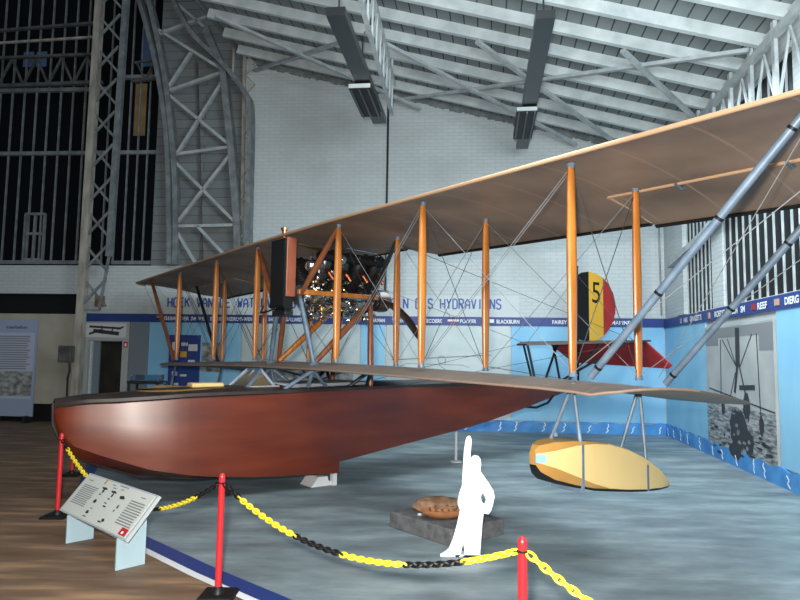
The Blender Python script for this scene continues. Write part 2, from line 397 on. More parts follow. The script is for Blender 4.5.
while ur < 14:
    mb = MB(); a, b = Cp(-.12, ur, -.10), Cp(9.9, ur, -.10); mb.bar(a, b, .09, .20)
    mb.build('rafter', m_rafter, ceiling, smooth=False); ur += .80; k += 1
# eave girder along the right wall : chords, posts, lattice
mb = MB()
mb.bar(Rw(.2, 6.08, .16), Rw(14, 6.08, .16), .08, .12); mb.bar(Rw(.2, 5.0, .16), Rw(14, 5.0, .16), .08, .10)
for k in range(17):
    u = .73+.80*k; mb.bar(Rw(u, 5.0, .16), Rw(u, 6.28, .16), .05, .09, RD)
    mb.bar(Rw(u, 5.05, .14), Rw(u+.40, 6.0, .14), .03, .035, RD); mb.bar(Rw(u+.40, 6.0, .14), Rw(u+.80, 5.05, .14), .03, .035, RD)
tag(mb.build('eave_girder', m_steel_l, smooth=False), 'pale grey lattice girder under the roof eave along right wall', 'girder')
# diagonal braces in the roof plane
def brace(p, q, lab, r=.05, m=m_steel_l):
    mb = MB(); mb.bar(p, q, r*1.6, r*1.2); tag(mb.build('roof_brace', m, smooth=False), lab, 'roof brace', 'roof braces')
brace(Cp(6.35, .2, -.32), Cp(.2, 5.6, -.32), 'long pale roof brace climbing rightwards from the drainpipe top to the right eave')
brace(Cp(1.87, 4.9, -.36), Cp(-.1, 2.7, -.36), 'short pale roof brace running down right to the eave')
brace(Cp(4.2, 4.2, -.38), Cp(1.0, .7, -.38), 'pale roof brace crossing the hanging lamp bar on the right')
brace(Cp(9.7, .2, -.34), Cp(6.9, 2.9, -.34), 'roof brace from top of the arched truss to the left lamp bar')
brace(Cp(9.5, 2.9, -.38), Cp(5.6, .3, -.38), 'roof brace running down right from arched truss across the left lamp bar')
brace(Cp(6.3, 3.6, -.38), Cp(2.0, .3, -.38), 'roof brace between the two hanging lamp bars')

# drainpipe and pipe on wall
mb = MB(); mb.tube([B(6.42, 2.75, .04), B(6.42, 8.0, .04)], .025, 8)
tag(mb.build('drainpipe', m_gunmetal), 'thin dark pipe running straight up the white brick wall', 'pipe')
mb = MB(); mb.tube([B(.75, 4.85, .05), B(.12, 4.8, .05), B(.1, 2.7, .05)], .018, 8)
tag(mb.build('conduit_pipe', m_gunmetal), 'thin bent conduit near the right corner of back wall', 'pipe')
# exposed roof-edge flashing along the gable
mb = MB()
for k in range(160):
    u = .1+9.7*k/160; h = .10+.05*random.random()
    bbox(mb, u, u+9.7/160, roofz(u)-h, roofz(u)+.05, 0, .04)
st(mb.build('trim_8', m_steel, smooth=False))

# ------------------------------------------------------------------ exhibition dressing on the back wall
mb = MB(); bbox(mb, -.0, 12.35, 2.42, 2.62, 0, .05); bbox(mb, 12.35, 13.8, 2.42, 2.62, 0, .05)
band_b = st(mb.build('trim_9', m_navy, smooth=False))
mb = MB(); bbox(mb, .05, 17, 2.40, 2.60, 0, .05, Rw)
band_r = st(mb.build('trim_10', m_navy, smooth=False))
m_greywall = noise_mat('grey_lettering_ground', (.50, .55, .56), (.54, .58, .59), 2)
mb = MB(); bbox(mb, 3.3, 12.2, 2.62, 3.12, 0, .01); st(mb.build('trim_11', m_greywall, smooth=False))
def btext(body, u0, u1, z, h, m, parent, bold=.01, d=.06, name='lettering', fn=B, dr=None, space=1.05):
    dr = dr if dr is not None else -BD
    return text(name, body, m, parent, fn(u0, z, d), dr, Z, h, abs(u0-u1), bold=bold, space=space)
GL = {'A': ['0,0 0,4 1.5,6 3,4 3,0', '0,2.4 3,2.4'], 'C': ['3,5 2.3,6 .7,6 0,5 0,1 .7,0 2.3,0 3,1'], 'D': ['0,0 0,6 2,6 3,5 3,1 2,0 0,0'], 'E': ['3,0 0,0 0,6 3,6', '0,3.1 2.3,3.1'],
 'G': ['3,5 2.3,6 .7,6 0,5 0,1 .7,0 2.3,0 3,1 3,2.8 1.8,2.8'], 'H': ['0,0 0,6', '3,0 3,6', '0,3 3,3'], 'I': ['1.5,0 1.5,6'], 'K': ['0,0 0,6', '3,6 0,2.8', '1,3.8 3,0'], 'L': ['0,6 0,0 3,0'],
 'N': ['0,0 0,6 3,0 3,6'], 'O': ['.7,0 0,1 0,5 .7,6 2.3,6 3,5 3,1 2.3,0 .7,0'], 'R': ['0,0 0,6 2.2,6 3,5.2 3,3.9 2.2,3 0,3', '1.6,3 3,0'], 'S': ['3,5 2.3,6 .7,6 0,5 0,3.8 3,2.3 3,1 2.3,0 .7,0 0,1'],
 'T': ['0,6 3,6', '1.5,6 1.5,0'], 'U': ['0,6 0,1 .7,0 2.3,0 3,1 3,6'], 'V': ['0,6 1.5,0 3,6'], 'W': ['0,6 .7,0 1.5,4 2.3,0 3,6'], 'Y': ['0,6 1.5,3.2 3,6', '1.5,3.2 1.5,0']}
def painted_words(body, u0, pitch, z, h):
    mb = MB(); w_ = pitch*.68
    for i, ch in enumerate(body):
        for s_ in GL.get(ch, []):
            P = [tuple(float(q) for q in p.split(',')) for p in s_.split()]
            for a, b in zip(P, P[1:]):
                mb.bar(B(u0-i*pitch-a[0]/3*w_, z+a[1]/6*h, .013), B(u0-i*pitch-b[0]/3*w_, z+b[1]/6*h, .013), .036, .004, BN)
    mb.build('painted_lettering', m_letter, wall_back, smooth=False)
painted_words('HOEK VAN DE WATERVLIEGTUIGEN', 11.70, .144, 2.80, .215)
painted_words('COIN DES HYDRAVIONS', 6.42, .1445, 2.81, .225)
for body, u0, u1 in (('GEBRÜDER', 11.76, 11.14), ('ZMM', 11.10, 10.97), ('WEIL', 10.92, 10.70), ('DORNIER', 10.62, 10.32), ('FRIEDRICHSHAFEN', 10.25, 9.60), ('SHORT', 9.2, 8.95),
                    ('GALLIARD', 8.78, 8.40), ('FARMAN', 6.76, 6.42), ('TELLIER', 6.25, 5.98), ('LATECOERE', 5.62, 5.08), ('FOKKER', 4.66, 4.29), ('BLACKBURN', 3.82, 3.30),
                    ('FAIREY', 2.55, 2.22), ('SUPERMARINE', 1.55, .80)):
    btext(body, u0, u1, 2.475, .085, m_white, band_b, .02)
mb = MB()
for u, c in ((11.95, 0), (4.95, 1)):
    for j, mi in enumerate(((2, 1, 0), (0, 3, 2))[c]): bbox(mb, u-.26, u, 2.50+.028*j, 2.528+.028*j, .05, .056, B, (mi, mi)[0])
bbox(mb, 3.98, 3.88, 2.485, 2.57, .05, .056, B, 3)
mb.build('flag_marks', [m_red, m_flagyel, m_black, m_white], band_b, smooth=False)
for body, u0, u1 in (('U', 1.35, 1.45), ('HAS', 1.6, 1.85), ('GRANZETTE', 2.0, 2.7), ('ROEDER', 3.4, 3.95), ('WILSON', 4.05, 4.45), ('SM', 4.58, 4.75), ('REEF', 5.22, 5.55), ('DIERG', 6.1, 6.5)):
    text('lettering', body, m_white, band_r, Rw(u0, 2.45, .06), RD, Z, .095, u1-u0, bold=.03)
mb = MB(); bbox(mb, 5.0, 5.12, 2.455, 2.55, .05, .06, Rw, 0); bbox(mb, 5.78, 5.92, 2.46, 2.55, .05, .06, Rw, 1); bbox(mb, 3.05, 3.15, 2.44, 2.55, .05, .06, Rw, 1)
mb.build('flag_marks', [m_flagred, m_edge], band_r, smooth=False)

def panel(u0, u1, z0, z1, m, lab, fn=B, d=.03, name='exhibition_panel', cat='panel'):
    mb = MB(); bbox(mb, u0, u1, z0, z1, .002 if d < .05 else .033, d, fn); return tag(mb.build(name, m, smooth=False), lab, cat)
panel(9.87, 12.12, .26, 2.42, m_skyblue, 'sky blue wall panel behind the far wingtip, left of the white map panel')
p_map1 = panel(7.02, 9.83, .26, 2.42, m_pale, 'pale map panel on back wall seen behind the engine mounting struts')
panel(6.42, 6.98, .26, 2.42, m_skyblue, 'narrow sky blue strip panel between the two pale wall panels')
p_map2 = panel(3.52, 6.38, .26, 2.42, m_pale, 'pale wall panel with an outline drawing of a floatplane')
panel(.05, 3.48, .26, 2.42, m_skyblue, 'sky blue panel of back wall behind the striped rudder')
for (a, b) in ((.06, 2.80), (5.75, 17)):
    panel(a, b, .26, 2.40, m_skyblue, 'sky blue wall panel %s' % ('between room corner and the seaplane photo mural' if a < 1 else 'at right picture edge beyond the seaplane photo mural'), Rw)
# drawing on panel 2 : long wing line, fuselage outline, small crest
mb = MB()
for (a, b, c, e, t) in ((6.25, 1.60, 3.95, 1.74, .022), (5.9, 1.52, 4.6, 1.50, .012), (5.9, 1.52, 6.2, 1.38, .012), (6.2, 1.38, 4.6, 1.36, .012), (5.15, 1.50, 4.95, 1.36, .014), (5.0, 1.64, 5.0, 1.50, .012), (4.6, 1.50, 4.45, 1.45, .012)):
    mb.bar(B(a, b, .034), B(c, e, .034), t, .004, BN)
for k in range(8):
    a = k*pi/4; mb.bar(B(5.08+.09*cos(a), 1.62+.09*sin(a), .034), B(5.08+.09*cos(a+pi/4), 1.62+.09*sin(a+pi/4), .034), .012, .004, BN)
mb.build('floatplane_drawing', m_greyink, p_map2, smooth=False)
mb = MB(); bbox(mb, 7.15, 9.3, .9, 1.5, .03, .034, B)
mb.build('aircraft_photo', m_pictgrey, p_map1, smooth=False)
mb = MB()
for (a, b, c, e) in ((9.0, 1.35, 8.0, 1.12), (8.8, 1.02, 7.9, 1.30), (8.4, 1.4, 8.1, 1.0), (7.9, 1.12, 7.4, 1.3)):
    mb.bar(B(a, b, .036), B(c, e, .036), .05, .003, BN)
mb.build('photo_details', m_ink, p_map1, smooth=False)
# wave band at the foot of both walls
def wave_strip(name, fn, u0, u1, n):
    mb = MB(); P = [(u0, 0), (u1, 0)]
    for k in range(n, -1, -1):
        u = u0+(u1-u0)*k/n; P.append((u, .235+.03*sin(k*1.9)+.02*random.random()))
    for i in range(n):
        a, b = P[2+i], P[3+i]
        mb.hexa([fn(a[0], 0, .002), fn(b[0], 0, .002), fn(b[0], 0, .05), fn(a[0], 0, .05)], [fn(a[0], a[1], .002), fn(b[0], b[1], .002), fn(b[0], b[1], .05), fn(a[0], a[1], .05)])
    o = st(mb.build(name, m_wave, smooth=False))
    mb = MB(); u = u0+.2
    while u < u1-.2:
        k = random.randint(3, 4); z = .03; pts = []
        for j in range(k+1): pts.append((u+.04*(-1)**j*random.random()-.01*j, z+j*.05))
        for j in range(k): mb.bar(fn(*pts[j], .053), fn(*pts[j+1], .053), .02, .004, BN if fn is B else RN)
        u += .32+.5*random.random()
    mb.build('wave_crests', m_white, o, smooth=False)
wave_strip('baseboard_back', B, 0, 12.3, 70); wave_strip('baseboard_right', Rw, .03, 15, 80)

# blue notice board with pinned papers, small map print
nb = panel(10.84, 11.6, .55, 2.12, m_navy, 'dark blue notice board with pinned papers, behind the far wing struts', B, .07, 'notice_board', 'notice board')
for (u, z, w_, h_, mi) in ((11.52, 1.85, .12, .2, 0), (11.30, 1.90, .16, .08, 0), (11.12, 1.82, .22, .16, 0), (11.32, 1.66, .16, .14, 2), (11.12, 1.48, .17, .1, 0), (11.5, 1.2, .13, .1, 0), (11.3, 1.16, .16, .05, 0),
                           (11.1, .85, .14, .2, 0), (11.3, .78, .1, .16, 1), (11.2, .78, .08, .12, 0), (11.45, .9, .12, .16, 0)):
    mb = MB(); bbox(mb, u-w_, u, z-h_/2, z+h_/2, .07, .075); mb.build('pinned_paper', (m_paper, m_flagred, m_flagyel)[mi], nb, smooth=False)
mb = MB(); bbox(mb, 10.28, 10.80, 1.25, 1.95, .032, .04); tag(mb.build('photo_print', m_pictgrey, smooth=False), 'small grey photo print pinned right of the blue notice board', 'picture')

# door surround
mb = MB(); bbox(mb, 12.60, 13.85, 1.97, 2.42, .002, .08); bbox(mb, 12.60, 12.74, 0, 1.97, .002, .08); bbox(mb, 13.60, 13.85, 0, 1.97, .002, .08)
ds = st(mb.build('door_1', m_greypanel, smooth=False))
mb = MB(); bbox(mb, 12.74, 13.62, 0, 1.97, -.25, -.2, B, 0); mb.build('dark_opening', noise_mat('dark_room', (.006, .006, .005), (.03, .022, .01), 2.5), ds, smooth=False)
mb = MB(); bbox(mb, 13.38, 13.62, 0, 1.97, -.1, -.05); mb.build('side_curtain', m_bluegrey, ds, smooth=False)
mb = MB(); bbox(mb, 12.68, 13.72, 2.04, 2.38, .08, .085, B, 0); pp = mb.build('aircraft_photo', m_paper, ds, smooth=False)
mb = MB()
for (a, b, c, e, t) in ((13.6, 2.30, 12.8, 2.26, .05), (13.5, 2.20, 12.85, 2.13, .09), (13.3, 2.32, 13.25, 2.12, .03), (13.0, 2.30, 13.05, 2.12, .03), (13.6, 2.12, 13.3, 2.22, .05), (12.9, 2.24, 12.74, 2.30, .04)):
    mb.bar(B(a, b, .088), B(c, e, .088), t, .004, BN)
mb.build('aircraft_silhouette', m_ink, pp, smooth=False)
mb = MB(); bbox(mb, 12.12, 12.58, .0, 2.42, .002, .06); st(mb.build('trim_12', m_bluegrey, smooth=False))
mb = MB(); bbox(mb, 12.62, 12.72, 1.80, 1.94, .081, .09)
rs = tag(mb.build('safety_sign', m_red, smooth=False), 'small red safety sign beside the dark doorway', 'sign')
mb = MB(); bbox(mb, 12.65, 12.69, 1.83, 1.90, .091, .093); mb.build('pictogram', m_white, rs, smooth=False)

# info banner at far left
mb = MB(); bbox(mb, 14.75, 15.75, .14, 2.42, .30, .34)
ib = tag(mb.build('info_banner', m_lilac, smooth=False), 'tall lilac text board headed Interbellum at left edge', 'information board')
text('heading', 'Interbellum', m_ink, ib, B(15.52, 2.22, .345), -BD, Z, .07, .52, bold=.01)
mb = MB(); bbox(mb, 14.80, 15.74, .55, 2.12, .34, .344); mb.build('text_panel', mat('pale_lilac', (.42, .46, .58), .5), ib, smooth=False)
mb = MB()
for k in range(15):
    bbox(mb, 14.88+.1*random.random(), 15.72, 2.02-.055*k, 2.045-.055*k, .345, .347)
mb.build('text_lines', m_greyink, ib, smooth=False)
mb = MB(); bbox(mb, 14.80, 15.74, .62, 1.20, .344, .348); mb.build('photo', m_pictgrey, ib, smooth=False)
for uu in (14.85, 15.65):
    mb = MB(); bbox(mb, uu-.03, uu+.03, 0, .16, .2, .5); mb.build('foot', m_gunmetal, ib, smooth=False)

# mural on right wall
mb = MB(); bbox(mb, 2.85, 5.68, .02, 2.28, .002, .045, Rw)
mu = tag(mb.build('photo_mural', noise_mat('bw_mural_sky', (.32, .34, .34), (.42, .44, .43), 1.5), smooth=False), 'black and white photo mural of a floatplane engine over water', 'mural')
m_water = noise_mat('bw_mural_water', (.06, .065, .07), (.40, .41, .41), 5, (1, 1, 5), .5, detail=6)
mb = MB(); bbox(mb, 2.85, 5.68, .02, .95, .045, .047, Rw); mb.build('water', m_water, mu, smooth=False)
mb = MB(); 
for (a, b, z0, z1) in ((2.85, 3.5, 1.95, 2.25), (3.5, 5.2, 2.08, 2.25), (5.2, 5.68, 1.85, 2.25)): bbox(mb, a, b, z0, z1, .045, .048, Rw)
mb.build('upper_wing_shadow', m_greyink, mu, smooth=False)
mb = MB()
def mbar(u0, z0, u1, z1, w_, d=.05): mb.bar(Rw(u0, z0, d), Rw(u1, z1, d), w_, .003, RN)
rj = random.Random(3)
def mblob(u, z, ru, rz, d=.05, k=22, jag=.28): mb.add([Rw(u+ru*(1-jag*rj.random())*cos(2*pi*j/k), z+rz*(1-jag*rj.random())*sin(2*pi*j/k), d) for j in range(k)], [tuple(range(k))])
mbar(4.38, 2.22, 4.36, 1.62, .17); mbar(4.36, 1.66, 4.2, 1.18, .08); mbar(4.42, 1.62, 4.68, 1.1, .04); mbar(4.4, 1.27, 5.0, 1.30, .075)
mbar(3.62, 2.05, 3.58, 1.1, .022); mbar(5.12, 2.1, 5.18, .85, .022); mbar(3.0, 1.2, 5.66, .98, .02); mbar(3.7, 2.05, 4.3, 1.6, .018); mbar(4.95, 2.1, 4.45, 1.6, .018); mbar(3.95, 2.05, 4.3, 1.6, .018); mbar(4.0, 1.1, 4.25, 1.5, .02)
mblob(4.66, .98, .16, .26); mblob(5.2, .76, .10, .17, .051); mblob(3.66, .90, .09, .13, .051); mblob(4.3, .60, .42, .36, .053); mblob(4.15, .25, .30, .16, .052); mblob(4.7, .45, .22, .22, .0525)
for _ in range(26): mblob(3.0+2.5*rj.random(), .12+.5*rj.random(), .05+.12*rj.random(), .012+.02*rj.random(), .0515, 10)
n0 = len(mb.f)
for _ in range(14): mblob(4.0+.8*rj.random(), .35+.6*rj.random(), .05+.04*rj.random(), .02+.02*rj.random(), .055, 9)
mb.mi[n0:] = [1]*(len(mb.f)-n0)
mb.build('floatplane_silhouette', [m_ink, m_greyink], mu, smooth=False)

# ------------------------------------------------------------------ steelwork at the left
mb = MB(); D8 = .8
mb.hexa([B(13.50, 0, .88), B(13.34, 0, .88), B(13.34, 0, .70), B(13.50, 0, .70)], [B(13.46, 12, .88), B(13.30, 12, .88), B(13.30, 12, .70), B(13.46, 12, .70)])
column = tag(mb.build('lattice_column', m_column, smooth=False), 'tall weathered cream steel lattice column between the dark windows', 'column')
mb = MB(); mb.bar(B(12.80, 3.9, .8), B(12.70, 12, .8), .13, .13, BN); mb.bar(B(12.98, 2.65, .8), B(12.80, 3.95, .8), .05, .05, BN); mb.bar(B(12.98, 2.65, .8), B(13.36, 2.66, .8), .04, .04, BN); mb.build('flange', m_steel, column, smooth=False)
mb = MB(); z = 2.75
while z < 11.5:
    mb.bar(B(13.40, z, .82), B(12.84, z+.62, .82), .05, .04, BN); mb.bar(B(13.40, z+.62, .78), B(12.84, z, .78), .05, .04, BN); z += .80
    pass
mb.build('lattice', m_steel, column, smooth=False)
mb = MB(); bbox(mb, 13.42, 13.72, 1.45, 1.82, .93, 1.1)
jb = tag(mb.build('junction_box', m_steel_d, smooth=False, bevel=.01), 'grey junction box mounted on foot of the lattice column', 'box')
mb = MB(); mb.tube([B(13.5, 1.45, 1.0), B(13.47, 1.25, 1.02), B(13.52, 1.1, 1.0), B(13.5, .3, 1.0)], .02, 6); mb.build('cable', m_black, jb)
mb = MB(); bbox(mb, 13.13, 13.30, 2.76, 3.02, .3, .45); tag(mb.build('wall_box', m_relic, smooth=False), 'small brown box on white brick beside the lattice column', 'box')

mb = MB(); OA = .35
def path(pts, w_, t_, off=OA):
    for i in range(len(pts)-1): mb.bar(B(*pts[i], off), B(*pts[i+1], off), w_, t_, BN)
def curvepts(pts, n=5):
    out = []
    P = [Vector((a, b)) for a, b in pts]
    for i in range(len(P)-1):
        p0, p1, p2, p3 = P[max(i-1, 0)], P[i], P[i+1], P[min(i+2, len(P)-1)]
        for k in range(n):
            t = k/n; out.append(.5*((2*p1)+(p2-p0)*t+(2*p0-5*p1+4*p2-p3)*t*t+(3*p1-p0-3*p2+p3)*t**3))
    out.append(P[-1]); return [(v.x, v.y) for v in out]
path(curvepts([(13.0, 11.5), (12.32, 9.53), (11.94, 8.08), (11.71, 6.72), (11.56, 4.73), (11.52, 3.77)]), .10, .30)
path(curvepts([(12.7, 11.5), (12.11, 9.45), (11.79, 8.02), (11.54, 6.32), (11.42, 4.73), (11.40, 3.77)]), .12, .20)
ar = tag(mb.build('arched_truss', m_steel, smooth=False), 'broad grey curved lattice arch truss left of the white brick wall', 'truss')
mb = MB(); path([(10.9, 9.6), (10.41, 8.5), (10.14, 6.63), (9.92, 4.73), (9.86, 3.77)], .16, .25); mb.build('inner_chord', m_steel, ar, smooth=False)
mb = MB(); path(curvepts([(12.2, 11.3), (11.25, 9.51), (10.34, 8.57), (9.82, 7.91), (9.66, 7.41), (9.62, 5.5), (9.60, 3.85)]), .10, .32, .5); mb.build('outer_curve', m_steel, ar, smooth=False)
mb = MB(); path([(9.95, 9.2), (9.84, 3.85)], .07, .07, .25); path([(10.2, 9.3), (10.2, 8.3)], .05, .05, .3)
for k in range(10):
    z = 3.9+.5*k; path([(9.86, z), (9.62, z+.25)], .03, .03, .4); path([(9.62, z+.25), (9.86, z+.5)], .03, .03, .4)
mb.build('edge_lattice', m_column, ar, smooth=False)
for (a, b, c, e) in ((11.85, 8.02, 10.41, 8.5), (11.6, 6.45, 10.14, 6.63), (11.85, 8.02, 10.14, 6.63), (10.41, 8.3, 11.5, 6.45), (11.55, 6.3, 9.92, 4.73), (10.2, 6.4, 11.45, 4.73), (12.1, 9.6, 10.45, 8.55), (11.8, 8.1, 11.25, 9.0), (11.45, 4.7, 9.9, 4.73), (11.42, 4.6, 10.9, 3.8), (10.9, 4.7, 10.0, 3.8), (12.3, 10.8, 10.9, 9.6), (10.9, 9.9, 12.1, 9.5)):
    mb = MB(); mb.bar(B(a, b, OA), B(c, e, OA), .07, .09, BN); mb.build('lattice_bar', m_steel_l, ar, smooth=False)
mb = MB(); path([(11.2, 8.9), (10.85, 3.8)], .04, .04, .1); mb.build('hanger', m_steel_d, ar, smooth=False)
# horizontal truss in front of left windows
mb = MB()
mb.bar(B(19, 8.22, .3), B(13.5, 8.32, .3), .08, .1, BN); mb.bar(B(19, 8.95, .3), B(13.5, 9.05, .3), .06, .08, BN); mb.bar(B(19, 9.45, .5), B(13.5, 9.75, .5), .06, .08, BN)
for k in range(8):
    u = 13.6+.65*k; mb.bar(B(u, 8.3, .3), B(u+.33, 8.98, .3), .05, .04, BN); mb.bar(B(u+.33, 8.98, .3), B(u+.65, 8.3, .3), .05, .04, BN)
ht = tag(mb.build('window_truss', m_steel_d, smooth=False), 'dark horizontal lattice truss across the upper left windows', 'truss')
mb = MB(); mb.bar(B(19, 9.2, .45), B(13.5, 9.42, .45), .05, .05, BN); mb.build('pale_rail', m_column, ht, smooth=False)
mb = MB(); mb.bar(B(12.8, 8.42, .1), B(12.25, 8.48, .1), .06, .08, BN); mb.bar(B(12.8, 8.9, .1), B(12.3, 8.96, .1), .05, .05, BN); mb.bar(B(12.75, 8.9, .1), B(12.5, 8.45, .1), .04, .04, BN); mb.bar(B(12.5, 8.45, .1), B(12.3, 8.92, .1), .04, .04, BN)
tag(mb.build('window_truss', m_steel_d, smooth=False), 'short lattice truss between the lattice column and curved arch truss', 'truss')

# ------------------------------------------------------------------ hanging lamp bars
def lamp_bar(a, b, la, lb, lab, wd):
    A, Bv = Vector(a), Vector(b); d = (Bv-A).normalized(); side = d.cross(Z).normalized()
    r = empty('hanging_lamp_bar', Bv, 0, lab, 'ceiling lamp', 'hanging lamp bars')
    def loc(v): return Vector(v)-Bv
    mb = MB(); mb.bar(loc(A), loc(Bv), wd, .12); mb.build('mounting_channel', m_gunmetal, r, smooth=False)
    LA, LB = A.lerp(Bv, la), A.lerp(Bv, lb)
    mb = MB(); mb.bar(loc(LA)-Z*.13-side*.05, loc(LB)-Z*.13-side*.05, wd*1.4, .10)
    hd = mb.build('lamp_housing', m_black, r, smooth=False)
    for s in (-.55, 0, .55):
        mb = MB(); mb.tube([loc(LA)-Z*.19+side*(s*wd-.05), loc(LB)-Z*.19+side*(s*wd-.05)], .018, 8); mb.build('tube_holder', m_gunmetal, hd)
    for q in (LA, LB):
        mb = MB(); mb.bar(loc(q)-Z*.13-side*(wd*.7+.05), loc(q)-Z*.13+side*(wd*.7-.05), .03, .07); mb.build('end_cap', m_rafter, hd, smooth=False)
    for t in (0.05, .5): 
        mb = MB(); q = A.lerp(Bv, t); mb.tube([loc(q), loc(q)+Z*.7], .012, 6); mb.build('hanger_rod', m_gunmetal, r)
lamp_bar((-.92, 8.2, 6.3), (-.45, 12.2, 6.3), .52, .83, 'left hanging black tube lamp bar under roof above the engine', .26)
lamp_bar((1.90, 8.2, 6.3), (2.62, 13.6, 6.3), .55, .82, 'right hanging black tube lamp bar under roof in front of gable', .26)
# lattice purlin along the left lamp bar
mb = MB(); a, b, c, d = Vector((-.62, 8.0, 6.5)), Vector((-.22, 12.3, 6.5)), Vector((-.58, 8.0, 7.1)), Vector((-.18, 12.3, 7.1))
mb.bar(a, b, .06, .06); mb.bar(c, d, .06, .06)
for k in range(9):
    mb.bar(a.lerp(b, k/9), c.lerp(d, (k+.5)/9), .03, .03); mb.bar(c.lerp(d, (k+.5)/9), a.lerp(b, (k+1)/9), .03, .03)
for q in (a, b): mb.bar(q, q+Z*1.1, .04, .04)
tag(mb.build('lattice_purlin', m_steel_l, smooth=False), 'pale lattice purlin girder right beside the left hanging lamp bar', 'girder')

# ==================================================================== THE FLYING BOAT
YAW = .914
boat = empty('flying_boat', (-1.438, 8.518, 0), pi/2-YAW, 'large wooden biplane flying boat with mahogany hull and brown linen wings', 'aircraft')
ZW = 1.616; GAP = 1.65; SX = (1.12, 2.715, 4.54); RX = .90
def droop(y): return .014*max(0, abs(y)-1.12)
def foot(y, r): return Vector((r*RX, y, ZW-droop(y)-.037*r))
def top(y, r): return foot(y, r)+Vector((0, 0, GAP))
def part(mb, name, m, parent=boat, **k): return mb.build(name, m, parent, **k)
def li(x, xs, ys):
    if x <= xs[0]: return ys[0]
    for i in range(len(xs)-1):
        if x <= xs[i+1]: return ys[i]+(ys[i+1]-ys[i])*(x-xs[i])/(xs[i+1]-xs[i])
    return ys[-1]
# hull
HX = [-2.78, -2.72, -2.6, -2.4, -2.2, -2.0, -1.8, -1.6, -1.2, -.4, .6, 1.5, 3, 4.2, 5.3, 5.75]
HW = [.05, .12, .18, .255, .327, .390, .442, .485, .538, .575, .58, .54, .40, .26, .13, .06]
BX = [-2.78, -2.75, -2.69, -2.61, -2.38, -1.89, -1.37, -.66, .43]; BZ = [1.0, .90, .78, .70, .60, .42, .31, .235, .18]
BX2 = [.44, 1.43, 3.14, 4.5, 5.39, 5.75]; BZ2 = [.32, .45, .63, .85, 1.04, 1.12]
DX = [-2.78, -2.5, -2.2, -1.4, -.44, .3, 1.4, 3.1, 5.75]; DZ = [1.14, 1.18, 1.19, 1.24, 1.25, 1.26, 1.28, 1.29, 1.25]
def ring(x, b2=False):
    w_ = li(x, HX, HW); zb = li(x, BX2, BZ2) if b2 else li(x, BX, BZ); zd = li(x, DX, DZ); wc = w_*.97
    kb = .06 if b2 else li(x, [-2.78, -2.6, -2.0, -1, .43], [.05, .12, .12, .05, .04])
    dz = zd-zb; q = li(x, [-2.6, -1.9, -1.2, 0], [.03, .042, .03, 0])*dz
    pts = [(-w_*.6+q, zd+.03), (-w_+q*1.3, zd), (-w_+q*1.25, zd-.02), (-w_+q*.9, zd-dz*.2), (-w_+q*.42, zd-dz*.42), (-w_, zd-dz*.62), (-(w_*.5+wc*.5), zd-dz*.82), (-wc, zb+.01)]
    low = [(-wc*.5, zb-kb*.5), (0, zb-kb)]
    half = pts+low
    full = half+[(-a, b) for a, b in half[-2::-1]]+[(0, zd+.045)]
    return [(x, a, b) for a, b in full]
mb = MB()
xs1 = [-2.78, -2.76, -2.73, -2.69, -2.6, -2.5, -2.4, -2.3, -2.2, -2.1, -2.0, -1.9, -1.8, -1.7, -1.6, -1.4, -1.5, -1.2, -.8, -.4, 0, .2, .43]
xs2 = [.44, .8, 1.2, 1.6, 2.2, 2.8, 3.4, 4.0, 4.6, 5.1, 5.5, 5.75]
mb.loft([ring(x) for x in xs1]+[ring(x, True) for x in xs2])
hull = part(mb, 'hull', m_hull, angle=40)
hull['label'] = 'glossy reddish-brown mahogany plywood hull'
# deck, fore : dark leather-like; aft : darker ply
mb = MB()
def deckring(x, up=.012):
    w_ = li(x, HX, HW)*1.015; zd = li(x, DX, DZ)
    P = [(-w_, -.035), (-w_, .0), (-w_*.6, .03), (0, .045), (w_*.6, .03), (w_, .0), (w_, -.035)]
    return [(x, a, zd+b+up) for a, b in P]+[(x, a*.9, zd+b-.01) for a, b in P[::-1]]
mb.loft([deckring(x) for x in (-2.785, -2.75, -2.7, -2.5, -2.2, -1.8, -1.5, -1.2, -.8, -.4, 0, .6, 1.2, 2, 3, 4, 5, 5.76)])
part(mb, 'deck', m_deck, hull)
# black keel strip under the bow chine
mb = MB(); P = [(-2.80, -.10, .93), (-2.72, -.16, .80), (-2.6, -.19, .68), (-2.35, -.26, .57), (-1.89, -.40, .405)]
mb = MB()
mb.tube([(-2.79, 0, 1.15), (-2.78, 0, .93), (-2.70, 0, .74), (-2.6, 0, .60), (-2.35, 0, .47), (-1.9, 0, .31), (-1.3, 0, .22), (-.6, 0, .185), (.3, 0, .145)], .022, 8)
part(mb, 'keel_strip', m_deck, hull)
# cockpit : raised coaming, yellow ply inside
mb = MB(); n = 28; outer, inner, it, ob = [], [], [], []
for k in range(n):
    a = 2*pi*k/n; cx, sy_ = cos(a), sin(a); x = -1.38+.58*cx; y = .33*sy_
    zt = 1.285+.015*cx
    ob.append((x-.02*0, y*1.12, 1.255)); outer.append((x, y*1.05, zt)); it.append((x*1.0+.0, y*.98, zt)); inner.append((x, y*.95, 1.27))
for k in range(n):
    j = (k+1) % n; i0 = len(mb.v)
    mb.add([ob[k], ob[j], outer[j], outer[k]], [(0, 1, 2, 3)], 0); mb.add([outer[k], outer[j], it[j], it[k]], [(0, 1, 2, 3)], 0); mb.add([it[k], it[j], inner[j], inner[k]], [(0, 1, 2, 3)], 1)
mb.add(inner, [tuple(range(n))], 0)
part(mb, 'cockpit_coaming', [m_deck, m_floato], hull)
part(mb, 'yellow_cockpit_side', m_floato, hull, smooth=False)
mb = MB(); mb.box(-1.35, -.95, -.1, .1, 1.28, 1.34); part(mb, 'seat_cushion', m_floaty, hull, bevel=.02)
